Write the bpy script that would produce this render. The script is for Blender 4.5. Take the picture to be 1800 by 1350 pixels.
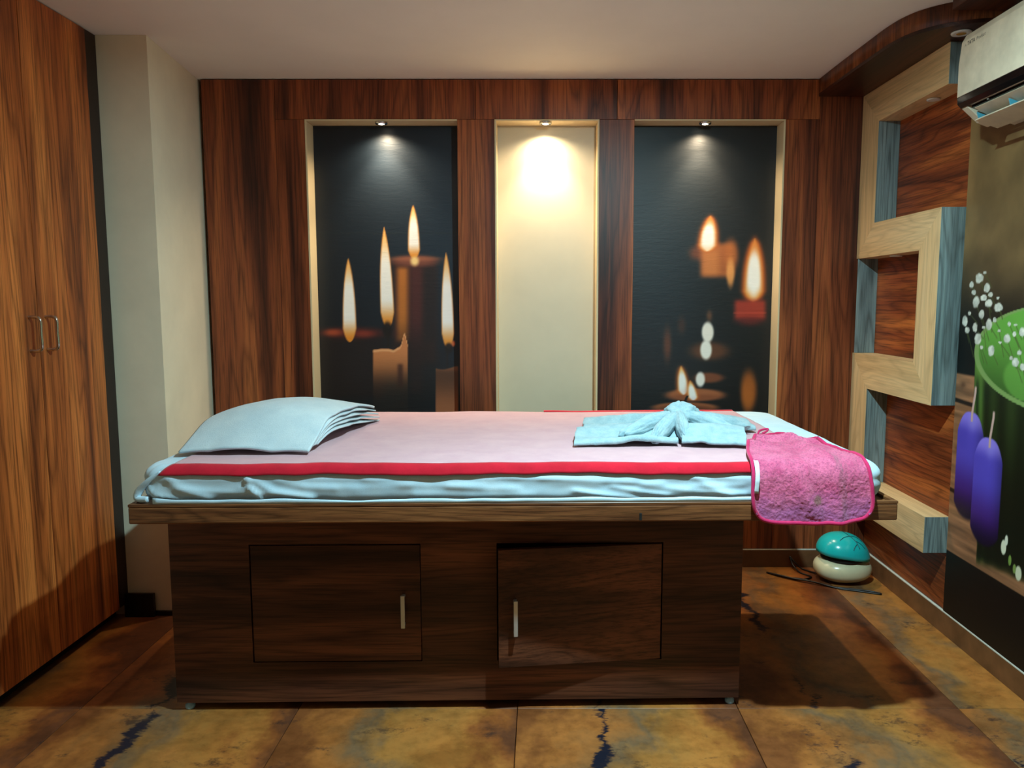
import bpy, bmesh, math, random
import numpy as np
from mathutils import Vector, Matrix, noise as mnoise

random.seed(7)
for o in list(bpy.data.objects):
    bpy.data.objects.remove(o)
SC = bpy.context.scene
COL = SC.collection

# ------------------------------------------------------------------ camera
F_PX, CU, CV, PITCH, EYE = 1350.0, 951.0, 675.0, math.radians(6.13), 1.221
cam_d = bpy.data.cameras.new('camera')
cam = bpy.data.objects.new('camera', cam_d)
COL.objects.link(cam)
cam.location = (0, 0, EYE)
cam.rotation_euler = (math.pi / 2 - PITCH, 0, 0)
cam_d.sensor_width = 36.0
cam_d.lens = F_PX / 1800 * 36
cam_d.shift_x = -(CU - 900) / 1800
cam_d.clip_start = 0.02
SC.camera = cam

# ------------------------------------------------------------------ world, exposure
w = bpy.data.worlds.new('world')
SC.world = w
w.use_nodes = True
w.node_tree.nodes['Background'].inputs[0].default_value = (0.02, 0.02, 0.022, 1)
w.node_tree.nodes['Background'].inputs[1].default_value = 0.3
SC.view_settings.view_transform = 'Standard'
SC.view_settings.look = 'None'
SC.view_settings.gamma = 1.0
SC.view_settings.use_curve_mapping = False
SC.view_settings.exposure = 0.22

# the lamps of the room (fixtures are built further down at the same spots)
CEIL = 2.181
LAMP_COOL = (0.40, 1.545, CEIL - 0.035)
NICHE_LAMPS = [(-0.70, 3.470, 2.000), (0.02, 3.470, 2.004), (0.72, 3.470, 2.004)]
COOL_W, COOL_RGB = 56.0, (0.60, 0.93, 1.0)
NICHE_RGB = (1.0, 0.80, 0.54)
# every niche lamp: wide spill, body of the beam, hot centre (watts, cone)
NICHE_CONES = ((13.0, 150, 0.9), (23.0, 84, 0.85), (5.0, 38, 1.0))


def lamp(name, kind, loc, energy, rgb):
    l = bpy.data.lights.new(name, kind)
    l.energy = energy
    l.color = rgb
    o = bpy.data.objects.new(name, l)
    o.location = loc
    COL.objects.link(o)
    return o


L = lamp('ceiling_lamp_light', 'AREA', (LAMP_COOL[0], LAMP_COOL[1], LAMP_COOL[2] - 0.004), COOL_W, COOL_RGB)
L.data.shape = 'DISK'
L.data.size = 0.06
for q in NICHE_LAMPS:
    for (wt, cone, bl) in NICHE_CONES:
        L = lamp('niche_lamp_light', 'SPOT', (q[0], q[1], q[2] - 0.016), wt, NICHE_RGB)
        L.data.spot_size = math.radians(cone)
        L.data.spot_blend = bl
        L.data.shadow_soft_size = 0.012


# ------------------------------------------------------------------ helpers
def lin(c):
    return tuple(((x / 255) / 12.92 if x / 255 <= 0.04045 else ((x / 255 + 0.055) / 1.055) ** 2.4) for x in c)


def lin4(c):
    return lin(c) + (1.0,)


CP, SP = math.cos(PITCH), math.sin(PITCH)


def at(u, v, X=None, Y=None, Z=None):
    """point on a real plane (X=, Y= or Z=) seen at photo pixel u, v"""
    x, y = (u - CU) / F_PX, (CV - v) / F_PX
    d = (x, CP + y * SP, -SP + y * CP)
    t = X / d[0] if X is not None else (Y / d[1] if Y is not None else (Z - EYE) / d[2])
    return np.array((t * d[0], t * d[1], EYE + t * d[2]))


WORLD = {}


def link(o, parent, wloc):
    COL.objects.link(o)
    WORLD[o.name] = np.array(wloc, float)
    if parent is not None:
        o.parent = parent
        o.location = Vector(WORLD[o.name] - WORLD[parent.name])
    else:
        o.location = Vector(wloc)
    return o


def empty(name, loc):
    e = bpy.data.objects.new(name, None)
    e.empty_display_size = 0.05
    return link(e, None, loc)


def tag(o, label=None, cat=None, group=None, kind=None):
    if label: o['label'] = label
    if cat: o['category'] = cat
    if group: o['group'] = group
    if kind: o['kind'] = kind
    return o


def obj(name, verts, faces, mat, parent=None, smooth=False, origin=None):
    V = np.asarray(verts, float).reshape(-1, 3)
    c = (V.min(0) + V.max(0)) / 2 if origin is None else np.array(origin, float)
    me = bpy.data.meshes.new(name)
    me.from_pydata((V - c).tolist(), [], [tuple(int(i) for i in f) for f in faces])
    me.validate()
    bm = bmesh.new(); bm.from_mesh(me)
    bmesh.ops.recalc_face_normals(bm, faces=bm.faces)
    bm.to_mesh(me); bm.free()
    if smooth:
        me.polygons.foreach_set('use_smooth', [True] * len(me.polygons))
    me.materials.append(mat)
    return link(bpy.data.objects.new(name, me), parent, c)


def rotz(V, deg, pivot):
    V = np.asarray(V, float)
    a = math.radians(deg)
    p = np.array(pivot, float)
    d = V - p
    out = d.copy()
    out[..., 0] = d[..., 0] * math.cos(a) - d[..., 1] * math.sin(a)
    out[..., 1] = d[..., 0] * math.sin(a) + d[..., 1] * math.cos(a)
    return out + p


def hull_box(pts8, bevel=0.0, seg=2):
    """8 corners (bottom 4 ccw, top 4 ccw) -> bevelled verts, faces"""
    bm = bmesh.new()
    vs = [bm.verts.new(p) for p in pts8]
    for f in ((3, 2, 1, 0), (4, 5, 6, 7), (0, 1, 5, 4), (1, 2, 6, 5), (2, 3, 7, 6), (3, 0, 4, 7)):
        bm.faces.new([vs[i] for i in f])
    if bevel > 0:
        bmesh.ops.bevel(bm, geom=list(bm.edges), offset=bevel, segments=seg, affect='EDGES', profile=0.5)
    bm.verts.index_update()
    V = [tuple(v.co) for v in bm.verts]
    Fc = [[v.index for v in f.verts] for f in bm.faces]
    bm.free()
    return V, Fc


def box_pts(x0, x1, y0, y1, z0, z1):
    return [(x0, y0, z0), (x1, y0, z0), (x1, y1, z0), (x0, y1, z0), (x0, y0, z1), (x1, y0, z1), (x1, y1, z1), (x0, y1, z1)]


def box(name, x0, x1, y0, y1, z0, z1, mat, parent=None, bevel=0.002, rot=None, seg=2):
    V, Fc = hull_box(box_pts(x0, x1, y0, y1, z0, z1), bevel, seg)
    if rot: V = rotz(V, rot[0], rot[1])
    return obj(name, V, Fc, mat, parent)


def merge(parts):
    V, Fc = [], []
    for v, f in parts:
        n = len(V)
        V += [tuple(p) for p in v]
        Fc += [[i + n for i in q] for q in f]
    return V, Fc


def tube_mesh(pts, r, n=10, closed=False, flat=1.0):
    P = np.asarray(pts, float)
    m = len(P)
    R = np.full(m, r) if np.isscalar(r) else np.asarray(r, float)
    T = np.roll(P, -1, 0) - np.roll(P, 1, 0)
    if not closed:
        T[0] = P[1] - P[0]; T[-1] = P[-1] - P[-2]
    T /= np.linalg.norm(T, axis=1)[:, None] + 1e-12
    V = []
    up = np.array((0, 0, 1.0)) if abs(T[0][2]) < 0.9 else np.array((1.0, 0, 0))
    nrm = np.cross(T[0], up); nrm /= np.linalg.norm(nrm)
    for i in range(m):
        nrm = nrm - T[i] * np.dot(nrm, T[i]); nrm /= np.linalg.norm(nrm) + 1e-12
        b = np.cross(T[i], nrm)
        for k in range(n):
            a = 2 * math.pi * k / n
            V.append(P[i] + R[i] * (math.cos(a) * nrm + flat * math.sin(a) * b))
    Fc = []
    for i in range(m if closed else m - 1):
        j = (i + 1) % m
        for k in range(n):
            l = (k + 1) % n
            Fc.append((i * n + k, i * n + l, j * n + l, j * n + k))
    if not closed:
        Fc.append(tuple(range(n)))
        Fc.append(tuple((m - 1) * n + k for k in range(n)))
    return V, Fc


def tube(name, pts, r, mat, parent=None, n=10, closed=False, flat=1.0):
    V, Fc = tube_mesh(pts, r, n, closed, flat)
    return obj(name, V, Fc, mat, parent, smooth=True)


def spline(pts, n=12):
    """Catmull-Rom through pts"""
    P = np.asarray(pts, float)
    P = np.vstack([2 * P[0] - P[1], P, 2 * P[-1] - P[-2]])
    out = []
    for i in range(1, len(P) - 2):
        for t in np.linspace(0, 1, n, endpoint=False):
            a, b, c, d = P[i - 1:i + 3]
            out.append(0.5 * (2 * b + (c - a) * t + (2 * a - 5 * b + 4 * c - d) * t ** 2 + (3 * b - a - 3 * c + d) * t ** 3))
    out.append(P[-2])
    return np.array(out)


def lathe(name, profile, centre, mat, parent=None, n=32):
    V, Fc = [], []
    m = len(profile)
    for r, z in profile:
        for k in range(n):
            a = 2 * math.pi * k / n
            V.append((centre[0] + r * math.cos(a), centre[1] + r * math.sin(a), centre[2] + z))
    for i in range(m - 1):
        for k in range(n):
            l = (k + 1) % n
            Fc.append((i * n + k, i * n + l, (i + 1) * n + l, (i + 1) * n + k))
    Fc.append(tuple(range(n))); Fc.append(tuple((m - 1) * n + k for k in range(n)))
    return obj(name, V, Fc, mat, parent, smooth=True)


def cloth_mesh(G, thick):
    """grid (nu, nv, 3) of the upper side -> closed shell"""
    G = np.asarray(G, float)
    nu, nv = G.shape[:2]
    du = np.gradient(G, axis=0); dv = np.gradient(G, axis=1)
    N = np.cross(du, dv)
    N /= np.linalg.norm(N, axis=2)[..., None] + 1e-12
    B = G - N * thick
    V = np.vstack([G.reshape(-1, 3), B.reshape(-1, 3)])
    idx = np.arange(nu * nv).reshape(nu, nv)
    o = nu * nv
    a, b, c, d = idx[:-1, :-1].ravel(), idx[1:, :-1].ravel(), idx[1:, 1:].ravel(), idx[:-1, 1:].ravel()
    Fc = np.stack([a, b, c, d], 1).tolist() + np.stack([d + o, c + o, b + o, a + o], 1).tolist()
    ring = list(idx[0, :]) + list(idx[1:, -1]) + list(idx[-1, :-1][::-1]) + list(idx[1:-1, 0][::-1])
    for i in range(len(ring)):
        p, q = ring[i], ring[(i + 1) % len(ring)]
        Fc.append((p, q, q + o, p + o))
    return V, Fc, [G.reshape(-1, 3)[r] for r in ring]


def cloth(name, G, thick, mat, parent=None):
    V, Fc, ring = cloth_mesh(G, thick)
    return obj(name, V, Fc, mat, parent, smooth=True), ring


def prism(poly, axis, lo, hi):
    """polygon in the other two axes extruded along axis ('x','y','z')"""
    V = []
    for h in (lo, hi):
        for a, b in poly:
            V.append({'x': (h, a, b), 'y': (a, h, b), 'z': (a, b, h)}[axis])
    n = len(poly)
    Fc = [tuple(range(n)), tuple(range(n, 2 * n))]
    for i in range(n):
        j = (i + 1) % n
        Fc.append((i, j, n + j, n + i))
    return V, Fc


def n3(x, y, z=0.0):
    return mnoise.noise(Vector((x, y, z)))


def vnoise(x, y, seed=0):
    """numpy value noise 0..1"""
    xi, yi = np.floor(x).astype(np.int64), np.floor(y).astype(np.int64)
    fx, fy = x - xi, y - yi
    fx = fx * fx * (3 - 2 * fx); fy = fy * fy * (3 - 2 * fy)

    def h(a, b):
        n = (a * 374761393 + b * 668265263 + seed * 1442695041) & 0x7fffffff
        n = ((n ^ (n >> 13)) * 1274126177) & 0x7fffffff
        return ((n ^ (n >> 16)) & 0xffff) / 65535.0
    return (h(xi, yi) * (1 - fx) + h(xi + 1, yi) * fx) * (1 - fy) + (h(xi, yi + 1) * (1 - fx) + h(xi + 1, yi + 1) * fx) * fy


def fbm(x, y, seed=0, oct=4):
    s, a = 0, 0.5
    for k in range(oct):
        s = s + a * vnoise(x * 2 ** k, y * 2 ** k, seed + k)
        a *= 0.5
    return s / (1 - 0.5 ** oct)


# ------------------------------------------------------------------ materials
class NT:
    def __init__(self, name):
        self.m = bpy.data.materials.new(name)
        self.m.use_nodes = True
        self.t = self.m.node_tree
        self.b = self.t.nodes['Principled BSDF']

    def n(self, typ, **kw):
        nd = self.t.nodes.new(typ)
        for k, v in kw.items(): setattr(nd, k, v)
        return nd

    def l(self, a, b): self.t.links.new(a, b)

    def ramp(self, fac, stops, interp='LINEAR'):
        r = self.n('ShaderNodeValToRGB')
        r.color_ramp.interpolation = interp
        e = r.color_ramp.elements
        while len(e) < len(stops): e.new(0.5)
        for i, (p, c) in enumerate(stops):
            e[i].position = p
            e[i].color = c if len(c) == 4 else tuple(c) + (1,)
        self.l(fac, r.inputs[0])
        return r.outputs[0]

    def noise(self, vec, scale, detail=4, rough=0.55, dist=0.0):
        nd = self.n('ShaderNodeTexNoise')
        nd.inputs['Scale'].default_value = scale
        nd.inputs['Detail'].default_value = detail
        nd.inputs['Roughness'].default_value = rough
        nd.inputs['Distortion'].default_value = dist
        if vec is not None: self.l(vec, nd.inputs['Vector'])
        return nd.outputs['Fac']

    def mix(self, fac, a, b, mode='MIX'):
        nd = self.n('ShaderNodeMix', data_type='RGBA', blend_type=mode)
        for s, v in ((nd.inputs[0], fac), (nd.inputs[6], a), (nd.inputs[7], b)):
            if hasattr(v, 'links'): self.l(v, s)
            else: s.default_value = v
        return nd.outputs[2]

    def math(self, op, a, b=0.0):
        nd = self.n('ShaderNodeMath', operation=op)
        for s, v in ((nd.inputs[0], a), (nd.inputs[1], b)):
            if hasattr(v, 'links'): self.l(v, s)
            else: s.default_value = v
        return nd.outputs[0]

    def coords(self, scale=(1, 1, 1), shuffle=True):
        tc = self.n('ShaderNodeTexCoord')
        v = tc.outputs['Object']
        if shuffle:
            oi = self.n('ShaderNodeObjectInfo')
            sc = self.n('ShaderNodeVectorMath', operation='SCALE')
            sc.inputs[0].default_value = (13.1, 7.7, 9.3)
            self.l(oi.outputs['Random'], sc.inputs['Scale'])
            ad = self.n('ShaderNodeVectorMath', operation='ADD')
            self.l(v, ad.inputs[0]); self.l(sc.outputs[0], ad.inputs[1])
            v = ad.outputs[0]
        mp = self.n('ShaderNodeMapping')
        mp.inputs['Scale'].default_value = scale
        self.l(v, mp.inputs['Vector'])
        return mp.outputs[0]

    def bump(self, h, strength=0.2, dist=0.002):
        bp = self.n('ShaderNodeBump')
        bp.inputs['Strength'].default_value = strength
        bp.inputs['Distance'].default_value = dist
        self.l(h, bp.inputs['Height'])
        self.l(bp.outputs[0], self.b.inputs['Normal'])

    def set(self, rough=0.5, metal=0.0, spec=0.5, color=None):
        self.b.inputs['Roughness'].default_value = rough
        self.b.inputs['Metallic'].default_value = metal
        self.b.inputs['Specular IOR Level'].default_value = spec
        if color is not None:
            if hasattr(color, 'links'): self.l(color, self.b.inputs['Base Color'])
            else: self.b.inputs['Base Color'].default_value = color if len(color) == 4 else tuple(color) + (1,)
        return self.m


def wood(name, axis, dark, mid, light, across=7.0, along=0.35, rough=0.42, pore=0.55, contrast=(0.3, 0.5, 0.72), shuffle=True, rings=0.75):
    t = NT(name)
    sc = [across] * 3; sc['xyz'.index(axis)] = along
    v = t.coords(sc, shuffle)
    big = t.noise(v, 1.0, 3, 0.5, 0.6)
    # cathedral grain: noise bands folded several times
    sc2 = [across * 1.1] * 3; sc2['xyz'.index(axis)] = along * 1.6
    v2 = t.coords(sc2, shuffle)
    b2 = t.noise(v2, 0.8, 2, 0.45, 0.35)
    ring = t.math('PINGPONG', t.math('MULTIPLY', b2, 22.0), 1.0)
    sc3 = [across * 22] * 3; sc3['xyz'.index(axis)] = across * 0.55
    fine = t.noise(t.coords(sc3, shuffle), 1.0, 3, 0.6)
    base = t.ramp(big, [(contrast[0], lin(dark)), (contrast[1], lin(mid)), (contrast[2], lin(light))])
    rr = t.ramp(ring, [(0.0, (0.5, 0.46, 0.44)), (0.45, (1, 1, 1)), (1.0, (1.12, 1.1, 1.05))])
    c = t.mix(rings, base, rr, 'MULTIPLY')
    pr = t.ramp(fine, [(0.36, (1 - pore, 1 - pore, 1 - pore)), (0.52, (1, 1, 1)), (0.8, (1.18, 1.15, 1.1))])
    c = t.mix(0.85, c, pr, 'MULTIPLY')
    t.bump(fine, 0.12, 0.001)
    return t.set(rough, 0, 0.4, c)


WALNUT = ((62, 26, 17), (142, 72, 40), (190, 108, 58))
M_wall_wood = wood('walnut_veneer_upright_grain', 'z', *WALNUT, across=8.0)
M_head_wood = wood('walnut_veneer_header', 'z', *WALNUT, across=8.0, along=0.6)
M_right_wood = wood('walnut_veneer_level_grain', 'y', (62, 24, 13), (150, 72, 34), (200, 112, 52), across=9.0, along=0.8)
M_ward_wood = wood('wardrobe_walnut_laminate', 'z', (84, 36, 17), (182, 98, 45), (228, 138, 68), across=9.0, along=0.4)
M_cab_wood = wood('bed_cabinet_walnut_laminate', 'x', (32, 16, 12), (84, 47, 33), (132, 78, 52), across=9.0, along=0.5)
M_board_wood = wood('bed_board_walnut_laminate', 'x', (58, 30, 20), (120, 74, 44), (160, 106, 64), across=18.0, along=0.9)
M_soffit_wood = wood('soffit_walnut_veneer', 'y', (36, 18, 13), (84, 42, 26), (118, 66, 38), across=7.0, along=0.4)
M_fascia_wood = wood('fascia_walnut_veneer', 'z', (60, 28, 16), (122, 66, 34), (160, 96, 50), across=14.0, along=1.0)
OAK = ((206, 168, 118), (226, 188, 136), (238, 204, 154))
M_oak_y = wood('pale_oak_laminate_level', 'y', *OAK, across=9.0, along=0.7, pore=0.15, rough=0.5, rings=0.25)
M_oak_z = wood('pale_oak_laminate_upright', 'z', *OAK, across=9.0, along=0.7, pore=0.15, rough=0.5, rings=0.25)
M_cool_edge_z = wood('cool_lit_frame_edge', 'z', (98, 112, 112), (128, 144, 144), (150, 164, 162), across=12.0, along=0.6, pore=0.4, rough=0.5)  # frame edges: the cool lamp's tint is put into this grey


def plain(name, rgb, rough=0.5, metal=0.0, spec=0.5, vary=0.06, scale=4.0, bump=0.0, bscale=60.0):
    t = NT(name)
    v = t.coords((1, 1, 1))
    nz = t.noise(v, scale, 4, 0.6)
    a = tuple(x * (1 - vary) for x in lin(rgb)); b = tuple(min(1, x * (1 + vary)) for x in lin(rgb))
    c = t.ramp(nz, [(0.3, a), (0.7, b)])
    if bump > 0:
        t.bump(t.noise(v, bscale, 3, 0.6), bump, 0.002)
    return t.set(rough, metal, spec, c)


M_cream = plain('cream_wall_paint', (208, 198, 172), 0.45, vary=0.05, scale=3, bump=0.06, bscale=30)
M_ceiling = plain('ceiling_paint', (248, 240, 230), 0.7, vary=0.03, scale=2.5)
M_column = plain('column_paint', (246, 238, 210), 0.5, vary=0.05, scale=5, bump=0.05)
M_band = plain('cream_edge_lining', (222, 200, 158), 0.5, vary=0.04)
M_grout = plain('white_grout', (206, 204, 190), 0.8, vary=0.12, scale=60)
M_black = plain('black_skirting_tile', (16, 15, 15), 0.35)
M_dark = plain('dark_carcass_laminate', (42, 26, 20), 0.5, vary=0.2, scale=12)
M_gap = plain('dark_recess', (9, 8, 8), 0.8)
M_chrome = plain('brushed_chrome', (206, 216, 222), 0.32, 0.7, vary=0.04, scale=40)
M_chrome_hi = plain('polished_chrome', (206, 206, 204), 0.12, 1.0, vary=0.02)
M_white_plastic = plain('white_plastic', (222, 220, 208), 0.35, vary=0.02)
M_blue_foot = plain('pale_blue_plastic_foot', (150, 186, 205), 0.4, vary=0.03)
M_skirt = None


def floor_mat():
    t = NT('printed_rust_floor_tile')
    v = t.coords((1, 1, 1), False)
    sx = t.n('ShaderNodeSeparateXYZ'); t.l(v, sx.inputs[0])
    # bands of rust, ochre and slate that run along each tile, pulled about by noise
    warp = t.noise(t.coords((2.2, 1.5, 1), True), 1.6, 5, 0.62)
    pos = t.math('ADD', sx.outputs[0], t.math('MULTIPLY', t.math('SUBTRACT', warp, 0.5), 0.8))
    pos = t.math('ADD', t.math('MULTIPLY', pos, 1.5), 0.5)
    base = t.ramp(pos, [(0.05, lin((136, 78, 40))), (0.2, lin((178, 108, 52))), (0.36, lin((148, 98, 56))), (0.44, lin((124, 94, 66))),
                        (0.58, lin((170, 114, 56))), (0.74, lin((184, 116, 54))), (0.86, lin((152, 86, 42))), (0.97, lin((110, 64, 40)))])
    sp = t.noise(v, 26, 6, 0.7)
    base = t.mix(0.6, base, t.ramp(sp, [(0.3, (0.60, 0.57, 0.52)), (0.55, (1, 1, 1)), (0.8, (1.12, 1.1, 1.04))]), 'MULTIPLY')
    cl = t.noise(t.coords((1.2, 1.8, 1), True), 4.0, 6, 0.65)
    base = t.mix(0.7, base, t.ramp(cl, [(0.36, (0.5, 0.46, 0.42)), (0.56, (1, 1, 1))]), 'MULTIPLY')
    # burnt blue-black streaks down each tile, feathered to the side
    wob = t.noise(t.coords((2, 3.2, 1), True), 2.0, 5, 0.7)
    off = t.math('ADD', sx.outputs[0], t.math('MULTIPLY', t.math('SUBTRACT', wob, 0.5), 0.20))
    band = t.math('ABSOLUTE', t.math('SUBTRACT', off, -0.10))
    feather = t.noise(t.coords((1, 5, 1), False), 30, 6, 0.8)
    gate = t.noise(t.coords((0.4, 1.0, 1), True), 2.6, 2, 0.5)
    k = t.math('ADD', t.math('MULTIPLY', band, 17.0), t.math('MULTIPLY', feather, 1.1))
    oi = t.n('ShaderNodeObjectInfo')
    k = t.math('ADD', k, t.math('MULTIPLY', t.math('SUBTRACT', 0.50, gate), 3.0))
    k = t.math('ADD', k, t.math('MULTIPLY', t.math('GREATER_THAN', oi.outputs['Random'], 0.72), 2.0))
    base = t.mix(t.ramp(k, [(0.62, (1, 1, 1)), (0.84, (0, 0, 0))]), base, lin4((24, 25, 38)))
    bl = t.noise(t.coords((1.4, 2.2, 1), True), 3.4, 7, 0.78)
    base = t.mix(t.ramp(bl, [(0.57, (0, 0, 0)), (0.66, (0.75, 0.75, 0.75))]), base, lin4((48, 36, 34)))
    t.bump(sp, 0.08, 0.002)
    return t.set(0.4, 0, 0.35, base)


M_floor = floor_mat()
M_skirt = plain('brown_skirting_tile', (112, 74, 46), 0.4, vary=0.35, scale=7)


def cloth_mat(name, rgb, rgb2, fuzz=260.0, strength=0.35, sheen=0.2, wr=14.0):
    t = NT(name)
    v = t.coords((1, 1, 1))
    a = t.noise(v, wr, 4, 0.6)
    c = t.ramp(a, [(0.3, lin(rgb2)), (0.7, lin(rgb))])
    fz = t.noise(v, fuzz, 3, 0.7)
    c = t.mix(0.5, c, t.ramp(fz, [(0.3, (0.8, 0.8, 0.8)), (0.6, (1, 1, 1))]), 'MULTIPLY')
    t.bump(fz, strength, 0.003)
    t.b.inputs['Sheen Weight'].default_value = sheen
    return t.set(0.9, 0, 0.2, c)


M_sheet = cloth_mat('pale_blue_bed_sheet', (206, 228, 240), (190, 218, 234), 500, 0.15)
M_pink_sheet = cloth_mat('pale_pink_bed_runner', (204, 164, 170), (194, 152, 162), 500, 0.15)
M_red_trim = cloth_mat('red_trim_band', (204, 16, 44), (176, 10, 34), 400, 0.2)
M_linen = cloth_mat('white_terry_linen', (196, 208, 212), (180, 196, 204), 320, 0.4)
M_aqua = cloth_mat('pale_aqua_terry', (164, 188, 194), (138, 168, 178), 320, 0.6, wr=40.0)
M_piping = cloth_mat('deep_pink_piping', (206, 44, 100), (184, 30, 84), 300, 0.4)
M_tag = cloth_mat('white_care_tag', (226, 232, 236), (200, 214, 226), 80, 0.1)


def pink_terry():
    t = NT('pink_terry_towel')
    v = t.coords((1, 1, 1), False)
    a = t.noise(v, 16, 4, 0.65)
    c = t.ramp(a, [(0.3, lin((190, 70, 112))), (0.6, lin((216, 104, 140)))])
    fz = t.noise(v, 190, 4, 0.75)
    c = t.mix(0.8, c, t.ramp(fz, [(0.36, (0.5, 0.42, 0.58)), (0.52, (1, 1, 1)), (0.72, (1.2, 1.14, 1.16))]), 'MULTIPLY')
    sx = t.n('ShaderNodeSeparateXYZ'); t.l(v, sx.inputs[0])
    # mauve towards the lower half
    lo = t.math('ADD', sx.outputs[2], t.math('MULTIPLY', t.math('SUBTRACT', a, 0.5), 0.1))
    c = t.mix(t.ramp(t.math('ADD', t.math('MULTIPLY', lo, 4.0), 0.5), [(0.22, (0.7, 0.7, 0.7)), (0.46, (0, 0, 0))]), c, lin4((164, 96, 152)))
    # small brown stain
    dx = t.math('SUBTRACT', sx.outputs[0], 0.012); dz = t.math('SUBTRACT', sx.outputs[2], -0.036)
    d = t.math('SQRT', t.math('ADD', t.math('MULTIPLY', dx, dx), t.math('MULTIPLY', dz, dz)))
    d = t.math('ADD', d, t.math('MULTIPLY', t.math('SUBTRACT', fz, 0.5), 0.02))
    c = t.mix(t.ramp(t.math('MULTIPLY', d, 30.0), [(0.25, (0.75, 0.75, 0.75)), (0.5, (0, 0, 0))]), c, lin4((120, 84, 60)))
    t.bump(fz, 0.8, 0.004)
    t.b.inputs['Sheen Weight'].default_value = 0.25
    return t.set(0.95, 0, 0.15, c)


M_pink_terry = pink_terry()


def print_mat(name, rough, spec, wr):
    t = NT(name)
    at_ = t.n('ShaderNodeAttribute', attribute_name='ink')
    v = t.coords((3, 3, 14), False)
    h = t.noise(v, 4.0, 5, 0.65, 0.4)
    t.bump(h, wr, 0.006)
    return t.set(rough, 0, spec, at_.outputs['Color'])


M_print = print_mat('candle_mural_print', 0.45, 0.55, 0.11)
M_print2 = print_mat('cup_mural_print', 0.45, 0.35, 0.06)


def emit(name, rgb, strength):
    t = NT(name)
    t.b.inputs['Emission Color'].default_value = tuple(rgb) + (1,)
    t.b.inputs['Emission Strength'].default_value = strength
    return t.set(0.4, 0, 0.5, (0.8, 0.8, 0.8))


M_lens = emit('lit_lamp_lens', (1.0, 0.9, 0.7), 14)
M_lens_cool = emit('lit_cool_lens', (0.75, 0.97, 1.0), 12)
M_bulb_off = plain('unlit_amber_bulb', (190, 140, 40), 0.25, vary=0.2, scale=60)

# ------------------------------------------------------------------ the room
YB = 3.449          # front of the panelled back wall
YN = 3.549          # back of its niches
XR = 1.50
XL = -2.20
YF = -1.20

fl = box('floor', XL, XR + 0.1, YF, 3.66, -0.08, -0.012, M_gap, bevel=0)
tag(fl, 'rust brown printed tile floor with dark burnt streaks', 'floor', kind='structure')
TX = [-2.05, -1.39, -0.731, -0.071, 0.595, 1.26, 1.50]
TY = [-1.2, -0.44, 0.88, 2.20, 3.46]
tile_cache = {}
for i in range(len(TX) - 1):
    for j in range(len(TY) - 1):
        wdt, dpt = round(TX[i + 1] - TX[i], 2), round(TY[j + 1] - TY[j], 2)
        x0, x1, y0, y1 = TX[i] + 0.001, TX[i + 1] - 0.001, TY[j] + 0.001, TY[j + 1] - 0.001
        box('floor_tile', x0, x1, y0, y1, -0.0115, 0.0, M_floor, fl, bevel=0.0012, seg=1)

ce = box('ceiling', XL, XR + 0.1, YF, 3.66, CEIL, CEIL + 0.08, M_ceiling, bevel=0)
tag(ce, 'smooth beige painted ceiling', 'ceiling', kind='structure')

wb = box('wall_back', XL, XR + 0.1, YN, YN + 0.11, 0, CEIL, M_cream, bevel=0)
tag(wb, 'walnut panelled back wall with three lit niches', 'wall', kind='structure')
NT_Z = 2.010
NB_Z = 0.50
N1 = (-1.030, -0.366); N2 = (-0.203, 0.255); N3 = (0.408, 1.066)
G = 0.0006
for (x0, x1, z0, z1, m) in (
        (-1.476, -1.158, 0.084, CEIL - 0.003, M_wall_wood), (-1.158, N1[0], 0.084, NT_Z, M_wall_wood),
        (N1[1], N2[0], NB_Z, NT_Z, M_wall_wood), (N2[1], N3[0], NB_Z, NT_Z, M_wall_wood),
        (N3[1], 1.215, 0.084, NT_Z, M_wall_wood), (1.215, XR, 0.084, CEIL - 0.003, M_wall_wood),
        (-1.158, -0.285, NT_Z, CEIL - 0.003, M_head_wood), (-0.285, 0.332, NT_Z, CEIL - 0.003, M_head_wood),
        (0.332, 1.215, NT_Z, CEIL - 0.003, M_head_wood), (N1[0], N3[1], 0.084, NB_Z, M_wall_wood)):
    box('veneer_panel', x0 + G, x1 - G, YB, YN - 0.0005, z0 + G, z1 - G, m, wb, bevel=0.001, seg=1)
for k, (a, b) in enumerate((N1, N2, N3)):
    y0, y1 = YB - 0.003, YN - 0.001
    box('niche_lining', a, b, y0, y1, NT_Z - 0.006, NT_Z, M_band, wb, bevel=0.0008, seg=1)
    if k != 2: box('niche_lining', a, a + 0.008, y0, y1, NB_Z, NT_Z - 0.0065, M_band, wb, bevel=0.0008, seg=1)
    if k != 0: box('niche_lining', b - 0.008, b, y0, y1, NB_Z, NT_Z - 0.0065, M_band, wb, bevel=0.0008, seg=1)
bb = box('baseboard_back', -1.50, XR, YB - 0.008, YN, 0, 0.080, M_skirt, bevel=0.001)
tag(bb, 'dark brown skirting tile along the back wall under the bed', 'baseboard', kind='structure')
box('grout_line', -1.50, XR - 0.012, YB - 0.0085, YB + 0.004, 0.0803, 0.0845, M_grout, bb, bevel=0.001, seg=1)

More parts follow.
